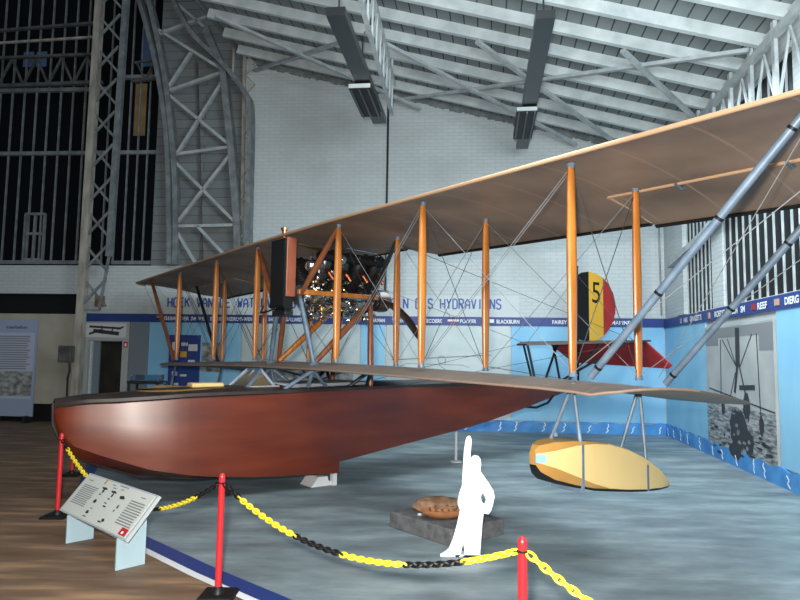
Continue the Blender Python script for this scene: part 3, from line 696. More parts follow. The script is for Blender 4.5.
# windscreen
mb = MB()
mb.hexa([(-.78, -.36, 1.24), (-.30, -.40, 1.24), (-.30, .40, 1.24), (-.78, .36, 1.24)], [(-.70, -.30, 1.30), (-.34, -.34, 1.31), (-.34, .34, 1.31), (-.70, .30, 1.30)])
wsn = part(mb, 'windscreen_base', noise_mat('grey_tin', (.30, .27, .24), (.45, .42, .38), 8, rough=.4), boat, smooth=False)
mb = MB()
for s in (-1, 1):
    mb.bar((-.74, s*.28, 1.28), (-.52, s*.20, 1.50), .03, .03); mb.bar((-.52, s*.20, 1.50), (-.36, s*.30, 1.28), .03, .03)
mb.bar((-.52, -.20, 1.50), (-.52, .20, 1.50), .03, .03); mb.bar((-.70, 0, 1.28), (-.52, 0, 1.50), .025, .025)
part(mb, 'windscreen_frame', m_bsteel, wsn, smooth=False)
mb = MB(); mb.add([(-.73, -.27, 1.29), (-.73, .27, 1.29), (-.53, .19, 1.49), (-.53, -.19, 1.49)], [(0, 1, 2, 3)]); mb.add([(-.73, -.27, 1.29), (-.37, -.29, 1.29), (-.53, -.19, 1.49)], [(0, 1, 2)])
part(mb, 'windscreen_pane', mat('amber_glass', (.5, .38, .22), .1, trans=.8), wsn, smooth=False)
# pale deck cover under wing
mb = MB(); mb.hexa([(-.25, -.46, 1.27), (1.05, -.44, 1.285), (1.05, .44, 1.285), (-.25, .46, 1.27)], [(-.2, -.40, 1.325), (1.0, -.38, 1.34), (1.0, .38, 1.34), (-.2, .40, 1.325)])
part(mb, 'deck_cover', noise_mat('pale_lilac_cloth', (.38, .40, .48), (.50, .52, .58), 5), hull, bevel=.01)

# wings
def wing(ys, xle, xte, zle, zte, camber=.085, thick=.05, nx=9):
    mb = MB(); rings = []
    for y in ys:
        a, b, za, zb = xle(y), xte(y), zle(y), zte(y); R = []
        for k in range(nx):
            t = k/(nx-1); c = 4*camber*(t**.7)*(1-t)*1.05; R.append((a+(b-a)*t, y, za+(zb-za)*t+c))
        for k in range(nx-1, -1, -1):
            t = k/(nx-1); c = 4*camber*(t**.7)*(1-t)*1.05; th = thick*(4*(t**.5)*(1-t))*.9+.012; R.append((a+(b-a)*t, y, za+(zb-za)*t+c+th))
        rings.append(R)
    mb.loft(rings); return mb
def lin(a, b, n): return [a+(b-a)*k/n for k in range(n+1)]
def u_xle(y):
    a = abs(y); return -.20 if a < 6.7 else -.20+.28*((a-6.7)/.38)**2
def u_xte(y):
    a = abs(y)
    base = 1.72
    if a < .75: base = 1.35
    elif a < 1.0: base = 1.35+.37*(a-.75)/.25
    if a > 6.5: base = 1.72-.35*((a-6.5)/.58)**2
    if 4.22 < a < 6.6: base = .93
    return base
ub = top(0, 0).z
def u_zle(y): return ub-.005-droop(y)
def u_zte(y):
    a = abs(y); f = (u_xte(y)+.2)/1.92
    return u_zle(y)-.16*f-(.005*max(0, a-1.1))
def zlow(y, x):            # underside of upper wing at x
    a, b = -.20, 1.72; t = (x-a)/(b-a); return u_zle(y)+(u_zle(y)-.16-.005*max(0, abs(y)-1.1)-u_zle(y))*t+4*.055*(max(t, 0)**.7)*(1-t)*1.05
ysu = sorted(set([-7.08, -7.0, -6.9, -6.75, -6.61, -6.59, -6.3, -5.8, -5.3, -4.8, -4.24, -4.20, -3.7, -3.2, -2.7, -2.2, -1.7, -1.3, -1.0, -.95, -.85, -.75, -.4, 0, .4, .75, .85, .95, 1.0, 1.3, 1.8, 2.4, 3.0, 3.6, 4.20, 4.24, 4.8, 5.3, 5.8, 6.3, 6.59, 6.61, 6.75, 6.9, 7.0, 7.08]))
def camb(y): return .055
mb = MB(); rings = []
nx = 12
for y in ysu:
    a, b = u_xle(y), u_xte(y); R = []
    lo = lambda t: zlow(y, a+(b-a)*t)
    for k in range(nx): t = k/(nx-1); R.append((a+(b-a)*t, y, lo(t)))
    for k in range(nx-1, -1, -1):
        t = k/(nx-1); T = (a+(b-a)*t+.2)/1.92; R.append((a+(b-a)*t, y, lo(t)+.012+.17*(max(T, 0)**.5)*(1-T)))
    rings.append(R)
mb.loft(rings)
uw = part(mb, 'upper_wing', m_linen, angle=50)
uw['label'] = 'long upper wing covered in brown doped linen'
mb = MB(); ys = [y for y in ysu]
mb.tube([(u_xle(y)-.005, y, u_zle(y)+.012) for y in ys], .018, 8); part(mb, 'leading_edge', m_edge, uw)
mb = MB()
for s in (-1, 1):
    yy = [y for y in ysu if 1.0 <= y <= 4.2]; mb.tube([(u_xte(s*y), s*y, zlow(s*y, u_xte(s*y))) for y in yy], .026, 6)
mb.tube([(u_xte(y), y, zlow(y, u_xte(y))) for y in (-.75, -.4, 0, .4, .75)], .018, 6)
part(mb, 'trailing_edge', m_black, uw)
# ailerons (hang slightly)
for s in (-1, 1):
    mb = MB(); rings = []
    for y in (4.24, 4.5, 5.0, 5.5, 6.0, 6.45, 6.58):
        x0, x1 = .96, 1.74 if y < 6.5 else 1.68; yy = s*y; z0 = zlow(yy, .95); z1 = zlow(yy, 1.72)-.025
        rings.append([(x0, yy, z0), ((x0+x1)/2, yy, (z0+z1)/2+.012), (x1, yy, z1), (x1, yy, z1+.012), ((x0+x1)/2, yy, (z0+z1)/2+.05), (x0, yy, z0+.085)])
    mb.loft(rings); al = part(mb, 'aileron', m_linen, uw)
    mb = MB(); mb.tube([(1.74, s*y, zlow(s*y, 1.72)-.02) for y in (4.24, 5, 6, 6.55)], .03, 6); part(mb, 'aileron_trailing_edge', m_black, al)
    mb = MB(); mb.tube([(.95, s*y, zlow(s*y, .95)-.004) for y in (4.22, 5, 6, 6.6)], .013, 6); mb.tube([(.95, s*4.23, zlow(s*4.23, .95)-.004), (1.3, s*4.23, zlow(s*4.23, 1.3)-.004), (1.7, s*4.23, zlow(s*4.23, 1.7)-.004)], .010, 6)
    part(mb, 'hinge_strip', m_edge, al)
    mb = MB()
    for y in (4.9, 5.75, 6.35): mb.tube([(.9, s*y, zlow(s*y, .95)-.01), (1.0, s*y, zlow(s*y, .95)-.035), (1.06, s*y, zlow(s*y, .95)-.01)], .012, 6)
    part(mb, 'hinge', m_bsteel, al)
# lower wing : rounded tips running aft
LT = [4.85, 5.0, 5.1, 5.17, 5.21]
def l_xle(y): return li(abs(y), LT, [-.20, -.12, .05, .32, .62])
def l_xte(y): return li(abs(y), LT, [1.66, 1.65, 1.62, 1.54, 1.42])
def l_zle(y):
    a = abs(y); return 1.515-droop(y)*1.2-(.02*math.exp(-((a-4.95)/.25)**2) if y < 0 else 0)
def l_zte(y): return li(abs(y), [0, 2, 3.5, 4.3, 5.2], [1.46, 1.43, 1.385, 1.325, 1.305])
half = [.5, 1, 1.6, 2.2, 2.8, 3.4, 4, 4.4, 4.7, 4.85, 4.93, 5.0, 5.05, 5.1, 5.14, 5.17, 5.195, 5.21]
ysl = [-v for v in half[::-1]]+[0]+half
mb = MB(); rings = []
def lw_s(y, x):
    T = max(0, min(1, (x+.2)/1.86)); b = l_zle(y)+(l_zte(y)-l_zle(y))*T
    return b+.10*(T**.7)*(1-T), b+.012+.24*(T**.6)*(1-T)
for y in ysl:
    a, b = l_xle(y), l_xte(y); R = []; f = li(abs(y), [4.6, 5.0, 5.17, 5.21], [1, .8, .35, .12])
    for k in range(nx):
        t = k/(nx-1); lo, hi = lw_s(y, a+(b-a)*t); e = f if a < -.19 else f*min(1, .25+4*t*(1-t)); R.append((a+(b-a)*t, y, hi-(hi-lo)*e))
    for k in range(nx-1, -1, -1):
        t = k/(nx-1); lo, hi = lw_s(y, a+(b-a)*t); R.append((a+(b-a)*t, y, hi))
    rings.append(R)
mb.loft(rings)
lw = part(mb, 'lower_wing', m_linen2, angle=50)
lw['label'] = 'shorter lower wing in taupe doped linen'
mb = MB(); mb.tube([(l_xle(y)-.004, y, lw_s(y, l_xle(y))[1]-.006) for y in ysl], .011, 8); part(mb, 'leading_edge', m_edge2, lw)

# struts
def ell(mb, a, b, ra, rb, mid=1.12, n=12, up=(1, 0, 0)):
    A, Bv = Vector(a), Vector(b); P = [A.lerp(Bv, t) for t in (0, .06, .3, .5, .7, .94, 1)]
    k = [.62, .85, 1.05, mid, 1.05, .85, .62]
    return mb.tube(P, [1*q for q in k], n, 0, (ra, rb), up)
def strut(a, b, m=m_strut, ra=.046, rb=.030, fit=True, name='interplane_strut'):
    mb = MB(); ell(mb, a, b, ra, rb); o = part(mb, name, m)
    if fit:
        A, Bv = Vector(a), Vector(b); d = (Bv-A).normalized()
        for q, e in ((A, d), (Bv, -d)):
            mb = MB(); mb.tube([q-e*.012, q+e*.03], .030, 10); mb.lathe([(.038, 0), (.038, .01)], q-Z*.005, Z, 10)
            f_ = part(mb, 'fitting', m_bsteel, o)
    return o
for y in SX:
    for s in (-1, 1):
        for r in (0, 1):
            a = foot(s*y, r); b = top(s*y, r); b.z = min(b.z, zlow(s*y, b.x)+.02)
            strut(a, b)
# overhang struts
def steel(a, b, m, r=.028, name='overhang_strut', bands=True):
    mb = MB(); mb.tube([a, b], r, 12); o = part(mb, name, m)
    if bands:
        A, Bv = Vector(a), Vector(b); d = (Bv-A).normalized()
        for t in (.04, .35, .62, .9):
            q = A.lerp(Bv, t); mb = MB(); mb.tube([q, q+d*.02], r*1.1, 12); part(mb, 'clamp_band', m_black, o)
    return o
steel((0, -4.70, 1.56), (0, -6.28, zlow(-6.28, 0)+.02), m_bsteel); steel((.90, -4.78, 1.50), (.90, -6.32, zlow(-6.32, .9)+.02), m_bsteel)
steel((0, 4.70, 1.56), (0, 6.36, zlow(6.36, 0)+.02), m_strutd, .035, bands=False); steel((.9, 4.72, 1.51), (.9, 6.15, zlow(6.15, .9)+.02), m_gunmetal, .032, bands=False)
# centre section : engine mounting
for s in (-1, 1):
    strut((0, s*.60, 1.58), (-.06, s*.30, 2.46), m_bsteel, .032, .032, False, 'engine_mount_leg')
    if s > 0: strut((.12, s*.60, 1.58), (.05, s*.30, 2.38), m_strutd, .035, .03, False, 'engine_mount_leg')
    strut((.08, s*.50, 1.60), (.98, s*.42, 2.43), m_strutd if s < 0 else m_strut, .042, .04, False, 'engine_brace')
    strut((.95, s*.50, 1.14), (.98, s*.42, 2.42), m_strutd, .042, .035, False, 'engine_mount_post')
    strut((-.10, s*.40, 2.46), (0, s*1.10, 3.24), m_strutd, .036, .03, False, 'cabane_brace')
    strut((1.0, s*.40, 2.44), (.9, s*1.10, 3.20), m_gunmetal, .030, .026, False, 'cabane_brace')
    mb = MB(); mb.box(-.14, 1.10, s*.40-.03, s*.40+.03, 2.465, 2.53)
    part(mb, 'engine_bearer', m_strut, bevel=.008)
strut((.35, -.5, 1.60), (1.02, .38, 2.42), m_strut, .04, .035, False, 'engine_brace')
# struts between lower wing and hull
for s in (-1, 1):
    for (x0, z0, x1, z1) in ((0, 1.52, 0, 1.25), (0, 1.50, -.34, 1.26), (0, 1.50, .30, 1.26), (.9, 1.5, .9, 1.27), (.9, 1.5, .6, 1.27)):
        mb = MB(); mb.tube([(x0, s*.58, z0), (x1, s*.46, z1)], [.030, .022], 10); part(mb, 'hull_strut', m_bsteel if x0 == 0 else m_gunmetal)
    mb = MB(); mb.lathe([(.06, 0), (.06, .02), (.03, .05)], (0, s*.46, 1.24), Z, 12); part(mb, 'strut_shoe', m_bsteel)
    mb = MB(); mb.lathe([(.07, 0), (.07, .02), (.035, .06)], (0, s*.60, 1.55), Z, 12); part(mb, 'strut_shoe', m_bsteel)
# radiator
mb = MB(); mb.box(-.24, -.10, -.26, .15, 2.44, 3.22)
rad = part(mb, 'radiator', m_radside, bevel=.01)
mb = MB(); mb.box(-.265, -.24, -.25, .14, 2.30, 3.20); mb.box(-.24, -.12, -.23, .12, 2.28, 2.44)
for k in range(14): y = -.23+.35*k/13; mb.box(-.272, -.265, y-.005, y+.005, 2.33, 3.17)
part(mb, 'radiator_core', m_black, rad, smooth=False)
mb = MB(); mb.tube([(-.18, -.05, 3.2), (-.18, -.05, 3.34)], .03, 12); mb.tube([(-.18, -.05, 3.34), (-.18, -.05, 3.37)], .045, 12); part(mb, 'filler_neck', m_copper, rad)
mb = MB(); mb.box(-.20, -.08, -.17, .2, 2.20, 2.28); mb.tube([(-.30, .25, 2.34), (-.36, .22, 2.24), (-.30, .10, 2.26), (-.25, .0, 2.30)], .014, 8); part(mb, 'bottom_tank', m_gunmetal, rad, bevel=.015)
mb = MB(); mb.tube([(-.1, -.31, 3.14), (.2, -.33, 3.10), (.55, -.30, 3.03)], .016, 8); part(mb, 'water_pipe', m_brass, rad)
# engine : V8
mb = MB()
sec = []
for x in (.08, .14, .5, 1.0, 1.22, 1.30):
    k = .8 if x in (.08, 1.30) else 1
    sec.append([(x, .23*k*cos(a), 2.50+.17*k*sin(a)) for a in [2*pi*j/16 for j in range(16)]])
mb.loft(sec); mb.box(.2, 1.1, -.14, .14, 2.22, 2.4)
eng = part(mb, 'engine', m_alu)
eng['label'] = 'vee engine with black cylinder blocks, brass pipes and polished crankcase'
for s in (-1, 1):
    ax = Vector((0, s*.62, .78)).normalized(); side = Vector((0, .78*s, -.62))
    for k in range(4):
        c = Vector((.26+.27*k, s*.12, 2.60))
        mb = MB(); mb.lathe([(.10, 0), (.10, .08), (.118, .09), (.118, .40), (.10, .44), (.085, .47)], c, ax, 16)
        for j in range(6): mb.lathe([(.128, 0), (.128, .012)], c+ax*(.12+.045*j), ax, 16)
        cy = part(mb, 'cylinder', m_black if k > 1 else m_gunmetal, eng)
    # cam cover
    c0 = Vector((.12, s*.12, 2.60))+ax*.50; c1 = Vector((1.20, s*.12, 2.60))+ax*.50
    mb = MB(); mb.tube([c0, c0+Vector((.05, 0, 0)), c1-Vector((.05, 0, 0)), c1], [.05, .075, .075, .05], 14)
    for k in range(8): mb.ball(c0+Vector((.10+.13*k, 0, 0))+ax*.05+side*.03*(-1)**k, .042, 10)
    part(mb, 'cam_cover', m_black, eng)
    # exhaust stubs and intake, wires
    for k in range(4):
        c = Vector((.26+.27*k, s*.12, 2.60))+ax*.36+side*.10
        mb = MB(); mb.tube([c, c+side*.09, c+side*.13+Vector((.05, 0, -.06))], .030, 10); part(mb, 'exhaust_stub', m_dcopper, eng)
        mb = MB(); q = Vector((.26+.27*k, s*.12, 2.60))+ax*.2+side*.12; mb.lathe([(.018, 0), (.024, .03), (.012, .07)], q, side, 8); part(mb, 'spark_plug', m_brass, eng)
        mb = MB(); mb.tube([q+side*.06, q+side*.09+Vector((0, 0, -.06)), Vector((.5+.08*k, s*.28, 2.5)), Vector((.5, s*.26, 2.40))], .007, 6); part(mb, 'ignition_wire', m_black, eng)
    mb = MB(); mb.tube([Vector((.15, s*.24, 2.72)), Vector((.6, s*.27, 2.70)), Vector((1.1, s*.27, 2.70)), Vector((1.22, s*.22, 2.55))], .022, 10); part(mb, 'manifold_pipe', m_alu if s < 0 else m_copper, eng)
for (p, r, m_, n_) in (((.03, -.42, 2.84), .085, m_alu, 'water_pot'), ((.15, -.42, 2.86), .065, m_alu, 'water_pot'), ((.42, -.50, 2.95), .085, m_alu, 'water_pot'), ((.3, -.26, 2.30), .07, m_brass, 'carburettor'), ((.08, -.16, 2.36), .06, m_alu, 'magneto'), ((.62, -.24, 2.30), .06, m_brass, 'magneto'), ((.44, -.28, 2.56), .055, m_brass, 'oil_filter'), ((.15, -.28, 2.66), .05, m_alu, 'water_pump')):
    mb = MB(); mb.ball(p, r, 16, sc=(1, 1, .95)); mb.lathe([(r*.5, 0), (r*.5, .02), (r*.35, .03)], (p[0], p[1]-r*.9, p[2]), (0, -1, 0), 12); mb.lathe([(r*.4, -.04), (r*.4, 0)], (p[0], p[1], p[2]-r*.9), Z, 10)
    part(mb, n_, m_, eng)
rnd = random.Random(9)
for k in range(84):
    x = .05+1.05*rnd.random()**1.3; z = 2.16+.62*rnd.random(); y = -.25-.10*rnd.random()
    mb = MB(); L = .04+.08*rnd.random(); ax = Vector((rnd.uniform(-1, 1), -.4, rnd.uniform(-1, 1))).normalized()
    mb.lathe([(.014, 0), (.02, L*.3), (.02, L*.6), (.028, L*.65), (.028, L*.85), (.014, L)], (x, y, z), ax, 8)
    part(mb, 'pipe_union', rnd.choice((m_alu, m_brass, m_alu, m_alu, m_gunmetal, m_black)), eng)
for k in range(10):
    x = .1+.85*rnd.random(); z = 2.2+.5*rnd.random(); P = [(x, -.26, z), (x+.08, -.33, z+rnd.uniform(-.05, .1)), (x+.2, -.33, z+rnd.uniform(-.12, .12)), (x+.27, -.22, z+rnd.uniform(-.1, .1))]
    mb = MB(); mb.tube(P, .011, 8); part(mb, 'fuel_pipe', rnd.choice((m_brass, m_copper, m_black, m_alu)), eng)
mb = MB(); mb.tube([(1.0, -.3, 2.62), (1.15, -.34, 2.5), (1.1, -.34, 2.36), (.95, -.3, 2.30)], .03, 10); part(mb, 'breather_hose', m_black, eng)
mb = MB(); mb.tube([(.6, -.3, 3.12), (.64, -.3, 3.16), (1.15, -.3, 3.14), (1.18, -.3, 3.08)], .012, 8); part(mb, 'overhead_rail', m_alu, eng)
# propeller
mb = MB(); mb.lathe([(.08, 0), (.16, .02), (.17, .11), (.16, .20), (.08, .23)], (1.33, 0, 2.50), (1, 0, 0), 20)
pr = part(mb, 'propeller_hub', m_prop)
ang = atan2(-.50, -.80)
for s in (0, pi):
    mb = MB(); rings = []
    for t in (0.03, .12, .25, .4, .55, .7, .82, .92, .98, 1.0):
        r = 1.17*t; ch = li(t, [0, .12, .4, .65, .85, .96, 1.0], [.12, .15, .24, .25, .19, .10, .03]); th = li(t, [0, .2, 1], [.10, .05, .012]); sweep = -.10*sin(pi*t)*.9
        tw = radians(58)*(1-t)*.7+radians(14)
        e = Vector((0, cos(ang+s), sin(ang+s))); f = Vector((0, -sin(ang+s), cos(ang+s))); X = Vector((1, 0, 0))
        c = Vector((1.43, 0, 2.52))+e*r+f*sweep
        cd_ = f*cos(tw)+X*sin(tw); nn = X*cos(tw)-f*sin(tw)
        rings.append([c+cd_*(ch/2*cos(2*pi*j/12))+nn*(th/2*sin(2*pi*j/12)) for j in range(12)])
    mb.loft(rings); part(mb, 'propeller_blade', m_prop, pr, angle=60)

# wingtip floats : narrow boats, side panel framed by ochre chamfers towards the blunt nose
for s in (-1, 1):
    cy = s*4.53
    # x, crown z, panel top z, panel bottom z, floor z, half width at panel, half width at crown
    F = [(-.74, 1.085, 1.06, .985, .955, .030, .02), (-.70, 1.118, 1.065, .975, .905, .055, .035), (-.58, 1.135, 1.08, .94, .845, .10, .075), (-.38, 1.137, 1.105, .87, .795, .137, .12), (-.15, 1.12, 1.105, .795, .75, .142, .13), (.05, 1.095, 1.085, .745, .725, .142, .135),
         (.35, 1.03, 1.022, .70, .69, .140, .133), (.62, .945, .938, .672, .663, .133, .125), (.88, .835, .829, .655, .648, .118, .11), (1.08, .73, .725, .648, .642, .09, .08), (1.19, .665, .66, .645, .64, .05, .04)]
    F = [(-.42+(q[0]+.70)*1.70/1.89, q[1]-.045, q[2]-.045, q[3]-.03, q[4]-.02, q[5], q[6]) for q in F]
    rings = [[(x, cy-a, zs1), (x, cy-a, zs0), (x, cy-b, zt), (x, cy+b, zt), (x, cy+a, zs0), (x, cy+a, zs1), (x, cy+b, zf), (x, cy-b, zf)] for x, zt, zs0, zs1, zf, a, b in F]
    mb = MB(); nseg = 8; vs = [v for r_ in rings for v in r_]; fs = []; mi = []
    for i in range(len(F)-1):
        for j in range(nseg):
            fs.append((i*nseg+j, i*nseg+(j+1) % nseg, (i+1)*nseg+(j+1) % nseg, (i+1)*nseg+j)); mi.append(0 if j in (0, 4) or i > 4 else 1)
    fs.append(tuple(range(nseg))[::-1]); mi.append(1); fs.append(tuple((len(F)-1)*nseg+j for j in range(nseg))); mi.append(0)
    mb.v = vs; mb.f = fs; mb.mi = mi
    fl = part(mb, 'wingtip_float', [m_floaty, m_floato], angle=20)
    mb = MB(); mb.loft([[(x, cy-b-.008, zf-.016), (x, cy-b-.008, zf+.002), (x, cy+b+.008, zf+.002), (x, cy+b+.008, zf-.016)] for x, zt, zs0, zs1, zf, a, b in F]); part(mb, 'bottom_rail', m_black, fl)
    mb = MB(); mb.hexa([(-.455, cy+s*.02, .955), (-.40, cy+s*.05, .95), (-.40, cy+s*.05, 1.01), (-.455, cy+s*.02, 1.01)], [(-.458, cy+s*.040, .955), (-.40, cy+s*.075, .95), (-.40, cy+s*.075, 1.01), (-.458, cy+s*.040, 1.01)]); part(mb, 'maker_plate', m_skyblue, fl, smooth=False)
    for x, zt, zb in ((-.06, 1.062, .735), (.81, .83, .645)):
        a_ = li(x, [q[0] for q in F], [q[5] for q in F])+.004
        mb = MB(); mb.box(x-.013, x+.013, cy-a_, cy+a_, zb-.02, zt+.004); part(mb, 'strap', m_bsteel, fl, smooth=False)
    for r, xt, zt in ((0, -.06, 1.055), (1, .81, .82)):
        a = foot(s*4.54, r)-Z*.06
        for dy, dx_ in ((s*.12, 0), (-s*.12, -.06)):
            mb = MB(); mb.tube([a, (xt+dx_, cy+dy, zt)], .016, 8); part(mb, 'float_strut', m_bsteel)
    mb = MB(); mb.lathe([(.02, 0), (.02, .02), (.01, .03)], (-.2, cy, 1.12), Z, 10); part(mb, 'filler_cap', m_bsteel, fl)

# tail
mb = MB(); X = 6.1
poly = [(X, -1.55), (X, 1.22), (5.75, 1.10), (4.55, .12), (4.55, -.12), (5.75, -1.35)]
mb.prism(poly, lambda a, b, t: (a, b, 2.0-.06*(6.1-a)+t), .03); tp = part(mb, 'tailplane', m_deck, smooth=False)
mb = MB()
E1 = [(0, -1.42, 0), (0, .72, 0), (.36, .45, -.34), (.44, .30, -.40), (.48, -1.58, -.47), (.46, -1.65, -.42)]
mb.add([(X+.02+a, b, 2.005+c) for a, b, c in E1]+[(X+.05+a, b, 2.02+c) for a, b, c in E1], [(5,4,3,2,1,0), (6,7,8,9,10,11)]+[(i, (i+1) % 6, 6+(i+1) % 6, 6+i) for i in range(6)])
el = part(mb, 'elevator', m_flagred, smooth=False); el['label'] = 'drooping red elevator'
mb = MB()
for k in range(3): 
    pass
mb.tube([(X+.02, -1.42, 2.015), (X+.02, -.62, 2.02)], .012, 6); part(mb, 'ochre_hinge_strip', m_flagyel, el)
mb = MB()
prof = [(6.10, 2.06), (6.10, 3.20), (6.16, 3.30), (6.30, 3.37), (6.48, 3.40)]
right = [(6.48, 3.40), (6.70, 3.39), (6.95, 3.32)]
right2 = [(6.95, 3.32), (7.15, 3.20), (7.30, 3.02), (7.37, 2.82), (7.36, 2.64), (7.28, 2.45), (7.12, 2.27), (6.95, 2.15)]
fn = lambda a, b, t: (a, -.02+t, b)
mb.prism([(6.10, 2.06), (6.48, 2.03), (6.48, 3.40), (6.30, 3.37), (6.16, 3.30), (6.10, 3.20)], fn, .04, 0)
mb.prism([(6.48, 2.03), (6.62, 2.04), (6.80, 2.08), (6.95, 2.15), (6.95, 3.32), (6.70, 3.39), (6.48, 3.40)], fn, .04, 1)
mb.prism(right2, fn, .04, 2)
rud = part(mb, 'rudder', [m_black, m_flagyel, m_flagred], smooth=False); rud['label'] = 'rounded rudder striped black, yellow and red with a black 5'
t5 = text('rudder_number', '5', m_black, rud, (6.58, -.026, 2.80), (1, 0, 0), (0, 0, 1), .42, .26, bold=.0)
mb = MB(); mb.tube([(6.14, 0, 1.25), (6.14, 0, 3.44)], .022, 8); mb.ball((6.14, 0, 3.46), .03, 8); part(mb, 'rudder_post', m_black)
for a, b in (((5.85, 1.12, 1.99), (5.75, .80, 1.25)), ((5.80, .2, 1.99), (5.2, .02, 1.30)), ((5.8, -1.3, 1.99), (5.55, -.1, 1.30)), ((6.08, .55, 1.99), (5.70, .08, 1.25)), ((6.08, -.55, 1.99), (5.70, -.08, 1.25)), ((4.7, 0, 1.92), (4.9, 0, 1.28))):
    mb = MB(); mb.tube([a, b], .022, 8); part(mb, 'tail_strut', m_gunmetal)
mb = MB(); mb.tube([(4.4, -.2, .86), (4.7, -.19, .83), (5.05, -.16, .90), (5.25, -.12, 1.02)], .022, 8); part(mb, 'tail_skid', m_black)

# bracing wires
def wire(a, b, m=m_wire, r=.0032, name='bracing_wire'):
    mb = MB(); mb.tube([a, b], r, 6); part(mb, name, m)
for s in (-1, 1):
    for r in (0, 1):
        ys = (0.0,)
        for i in range(2):
            a, b = s*SX[i], s*SX[i+1]
            for dx in ((-.015, .015) if r == 0 else (0,)):
                D = Vector((dx, 0, 0)); wire(foot(a, r)+Z*.02+D, top(b, r)-Z*.03+D, m_wire if s < 0 else m_dwire)
            wire(top(a, r)-Z*.03, foot(b, r)+Z*.02, m_wire if s < 0 else m_dwire)
    for i in range(3):
        y = s*SX[i]; wire(foot(y, 0), top(y, 1)-Z*.02, m_dwire, .0035); wire(top(y, 0)-Z*.02, foot(y, 1), m_dwire, .0035)
    wire(foot(s*4.54, 0)+Z*.02, (0, s*6.9, 3.19)); wire(foot(s*4.54, 1)+Z*.02, (.9, s*6.9, 3.15)); wire(foot(s*4.72, 1)+Z*.02, (0, s*6.3, 3.2))
    wire((6.1, s*1.3, 2.0), (.9, s*1.12, 3.15), m_dwire, .004, 'tail_wire'); wire((6.1, s*1.3, 2.0), (1.6, s*.5, 1.3), m_dwire, .004, 'tail_wire'); wire((6.14, 0, 3.3), (6.1, s*1.2, 2.03), m_dwire, .004, 'tail_wire')
    wire((.9, s*2.7, 1.6), (5.7, s*.1, 1.3), m_dwire, .004, 'tail_wire')
wire((0, -1.12, 1.62), (0, 1.12, 3.24), m_dwire); wire((0, 1.12, 1.62), (0, -1.12, 3.24), m_dwire)
wire((.9, -1.12, 1.62), (.9, 1.12, 3.24), m_dwire); wire((.9, 1.12, 1.62), (.9, -1.12, 3.24), m_dwire)

# ------------------------------------------------------------------ supports below the hull
def L2W(x, y, z=0):
    a = pi/2-YAW; return Vector((-1.438+x*cos(a)-y*sin(a), 8.518+x*sin(a)+y*cos(a), z))
cr = empty('hull_cradle', L2W(.36, -.12), pi/2-YAW, 'white painted support stand under the hull step', 'stand')
mb = MB(); mb.prism([(-.20, 0), (.10, 0), (.10, .05), (.06, .055), (.04, .12), (-.10, .12), (-.16, .04)], lambda a, b, t: (a, -.22+t, b), .30); mb.build('cradle_block', m_white, cr, smooth=False)
mb = MB(); mb.box(.10, .16, -.26, -.19, .0, .16); mb.build('upright', m_white, cr, smooth=False)
tpr = empty('tail_prop', (.94, 10.49, 0), 0, 'thin white support post under the rear of the hull', 'support post')
mb = MB(); mb.tube([(0, 0, .02), (0, 0, .54)], .022, 12); mb.build('post', m_white, tpr)
mb = MB(); mb.lathe([(.10, 0), (.10, .015), (.03, .03)], (0, 0, 0), Z, 20); mb.build('base', m_white, tpr)

# ------------------------------------------------------------------ barrier posts and chains
def post(loc, lab):
    r = empty('barrier_post', loc, 0, lab, 'barrier post', 'red barrier posts')
    mb = MB(); mb.tube([(0, 0, .03), (0, 0, .815)], .023, 16); mb.lathe([(.023, 0), (.023, .01), (.018, .025), (.008, .033)], (0, 0, .815), Z, 16); mb.build('pole', m_red, r)
    mb = MB(); mb.hexa([(-.13, -.13, 0), (.13, -.13, 0), (.13, .13, 0), (-.13, .13, 0)], [(-.11, -.11, .025), (.11, -.11, .025), (.11, .11, .025), (-.11, .11, .025)]); mb.lathe([(.05, .02), (.04, .05), (.025, .07)], (0, 0, 0), Z, 16); mb.build('base_plate', m_black, r, bevel=.005)
    mb = MB(); mb.tube([(.024*cos(a), .024*sin(a)+.0, .78) for a in [2*pi*k/10 for k in range(10)]], .006, 6, closed=True); mb.build('chain_ring', m_black, r)
    return r
PP = [Vector((-3.50, 6.74, 0)), Vector((-1.25, 4.64, 0)), Vector((.60, 3.13, 0)), Vector((2.2, 1.93, 0))]
post(PP[0], 'red barrier post on the wooden floor left of the tilted sign')
post(PP[1], 'red barrier post between the tilted sign and the white cutout')
post(PP[2], 'red barrier post nearest the camera, right of the white cutout')
post((-4.48, 8.95, 0), 'red barrier post farthest back, mostly hidden behind hull bow')
def chain(a, b, sag, pattern, lab, name='barrier_chain'):
    mb = MB(); A, Bv = Vector(a), Vector(b); L = (Bv-A).length*1.12; n = int(L/.038)
    def pt(t): return A.lerp(Bv, t)-Z*(4*sag*t*(1-t))
    for i in range(n):
        t = (i+.5)/n; c = pt(t); d = (pt(t+.5/n)-pt(t-.5/n)).normalized(); u = Z-d*Z.dot(d); u.normalize(); v = d.cross(u)
        e = u*.75+v*.66 if i % 2 else v*.75-u*.66
        P = [c+d*(.029*cos(q))+e*(.0155*sin(q)) for q in [2*pi*k/10 for k in range(10)]]
        mi = 0
        for (t0, t1) in pattern:
            if t0 <= t < t1: mi = 1
        mb.tube(P, .0066, 5, mi, closed=True)
    tag(mb.build(name, [m_black, m_yellow], smooth=True), lab, 'chain', 'barrier chains')
q = Vector((0, 0, .775)); dd = .024
def ends(i, j):
    d = (PP[j]-PP[i]).normalized()*.03; return PP[i]+q+d, PP[j]+q-d
a, b = ends(0, 1); chain(a, b, .40, ((.05, .36), (.72, .90)), 'yellow and black plastic chain hanging behind the tilted sign')
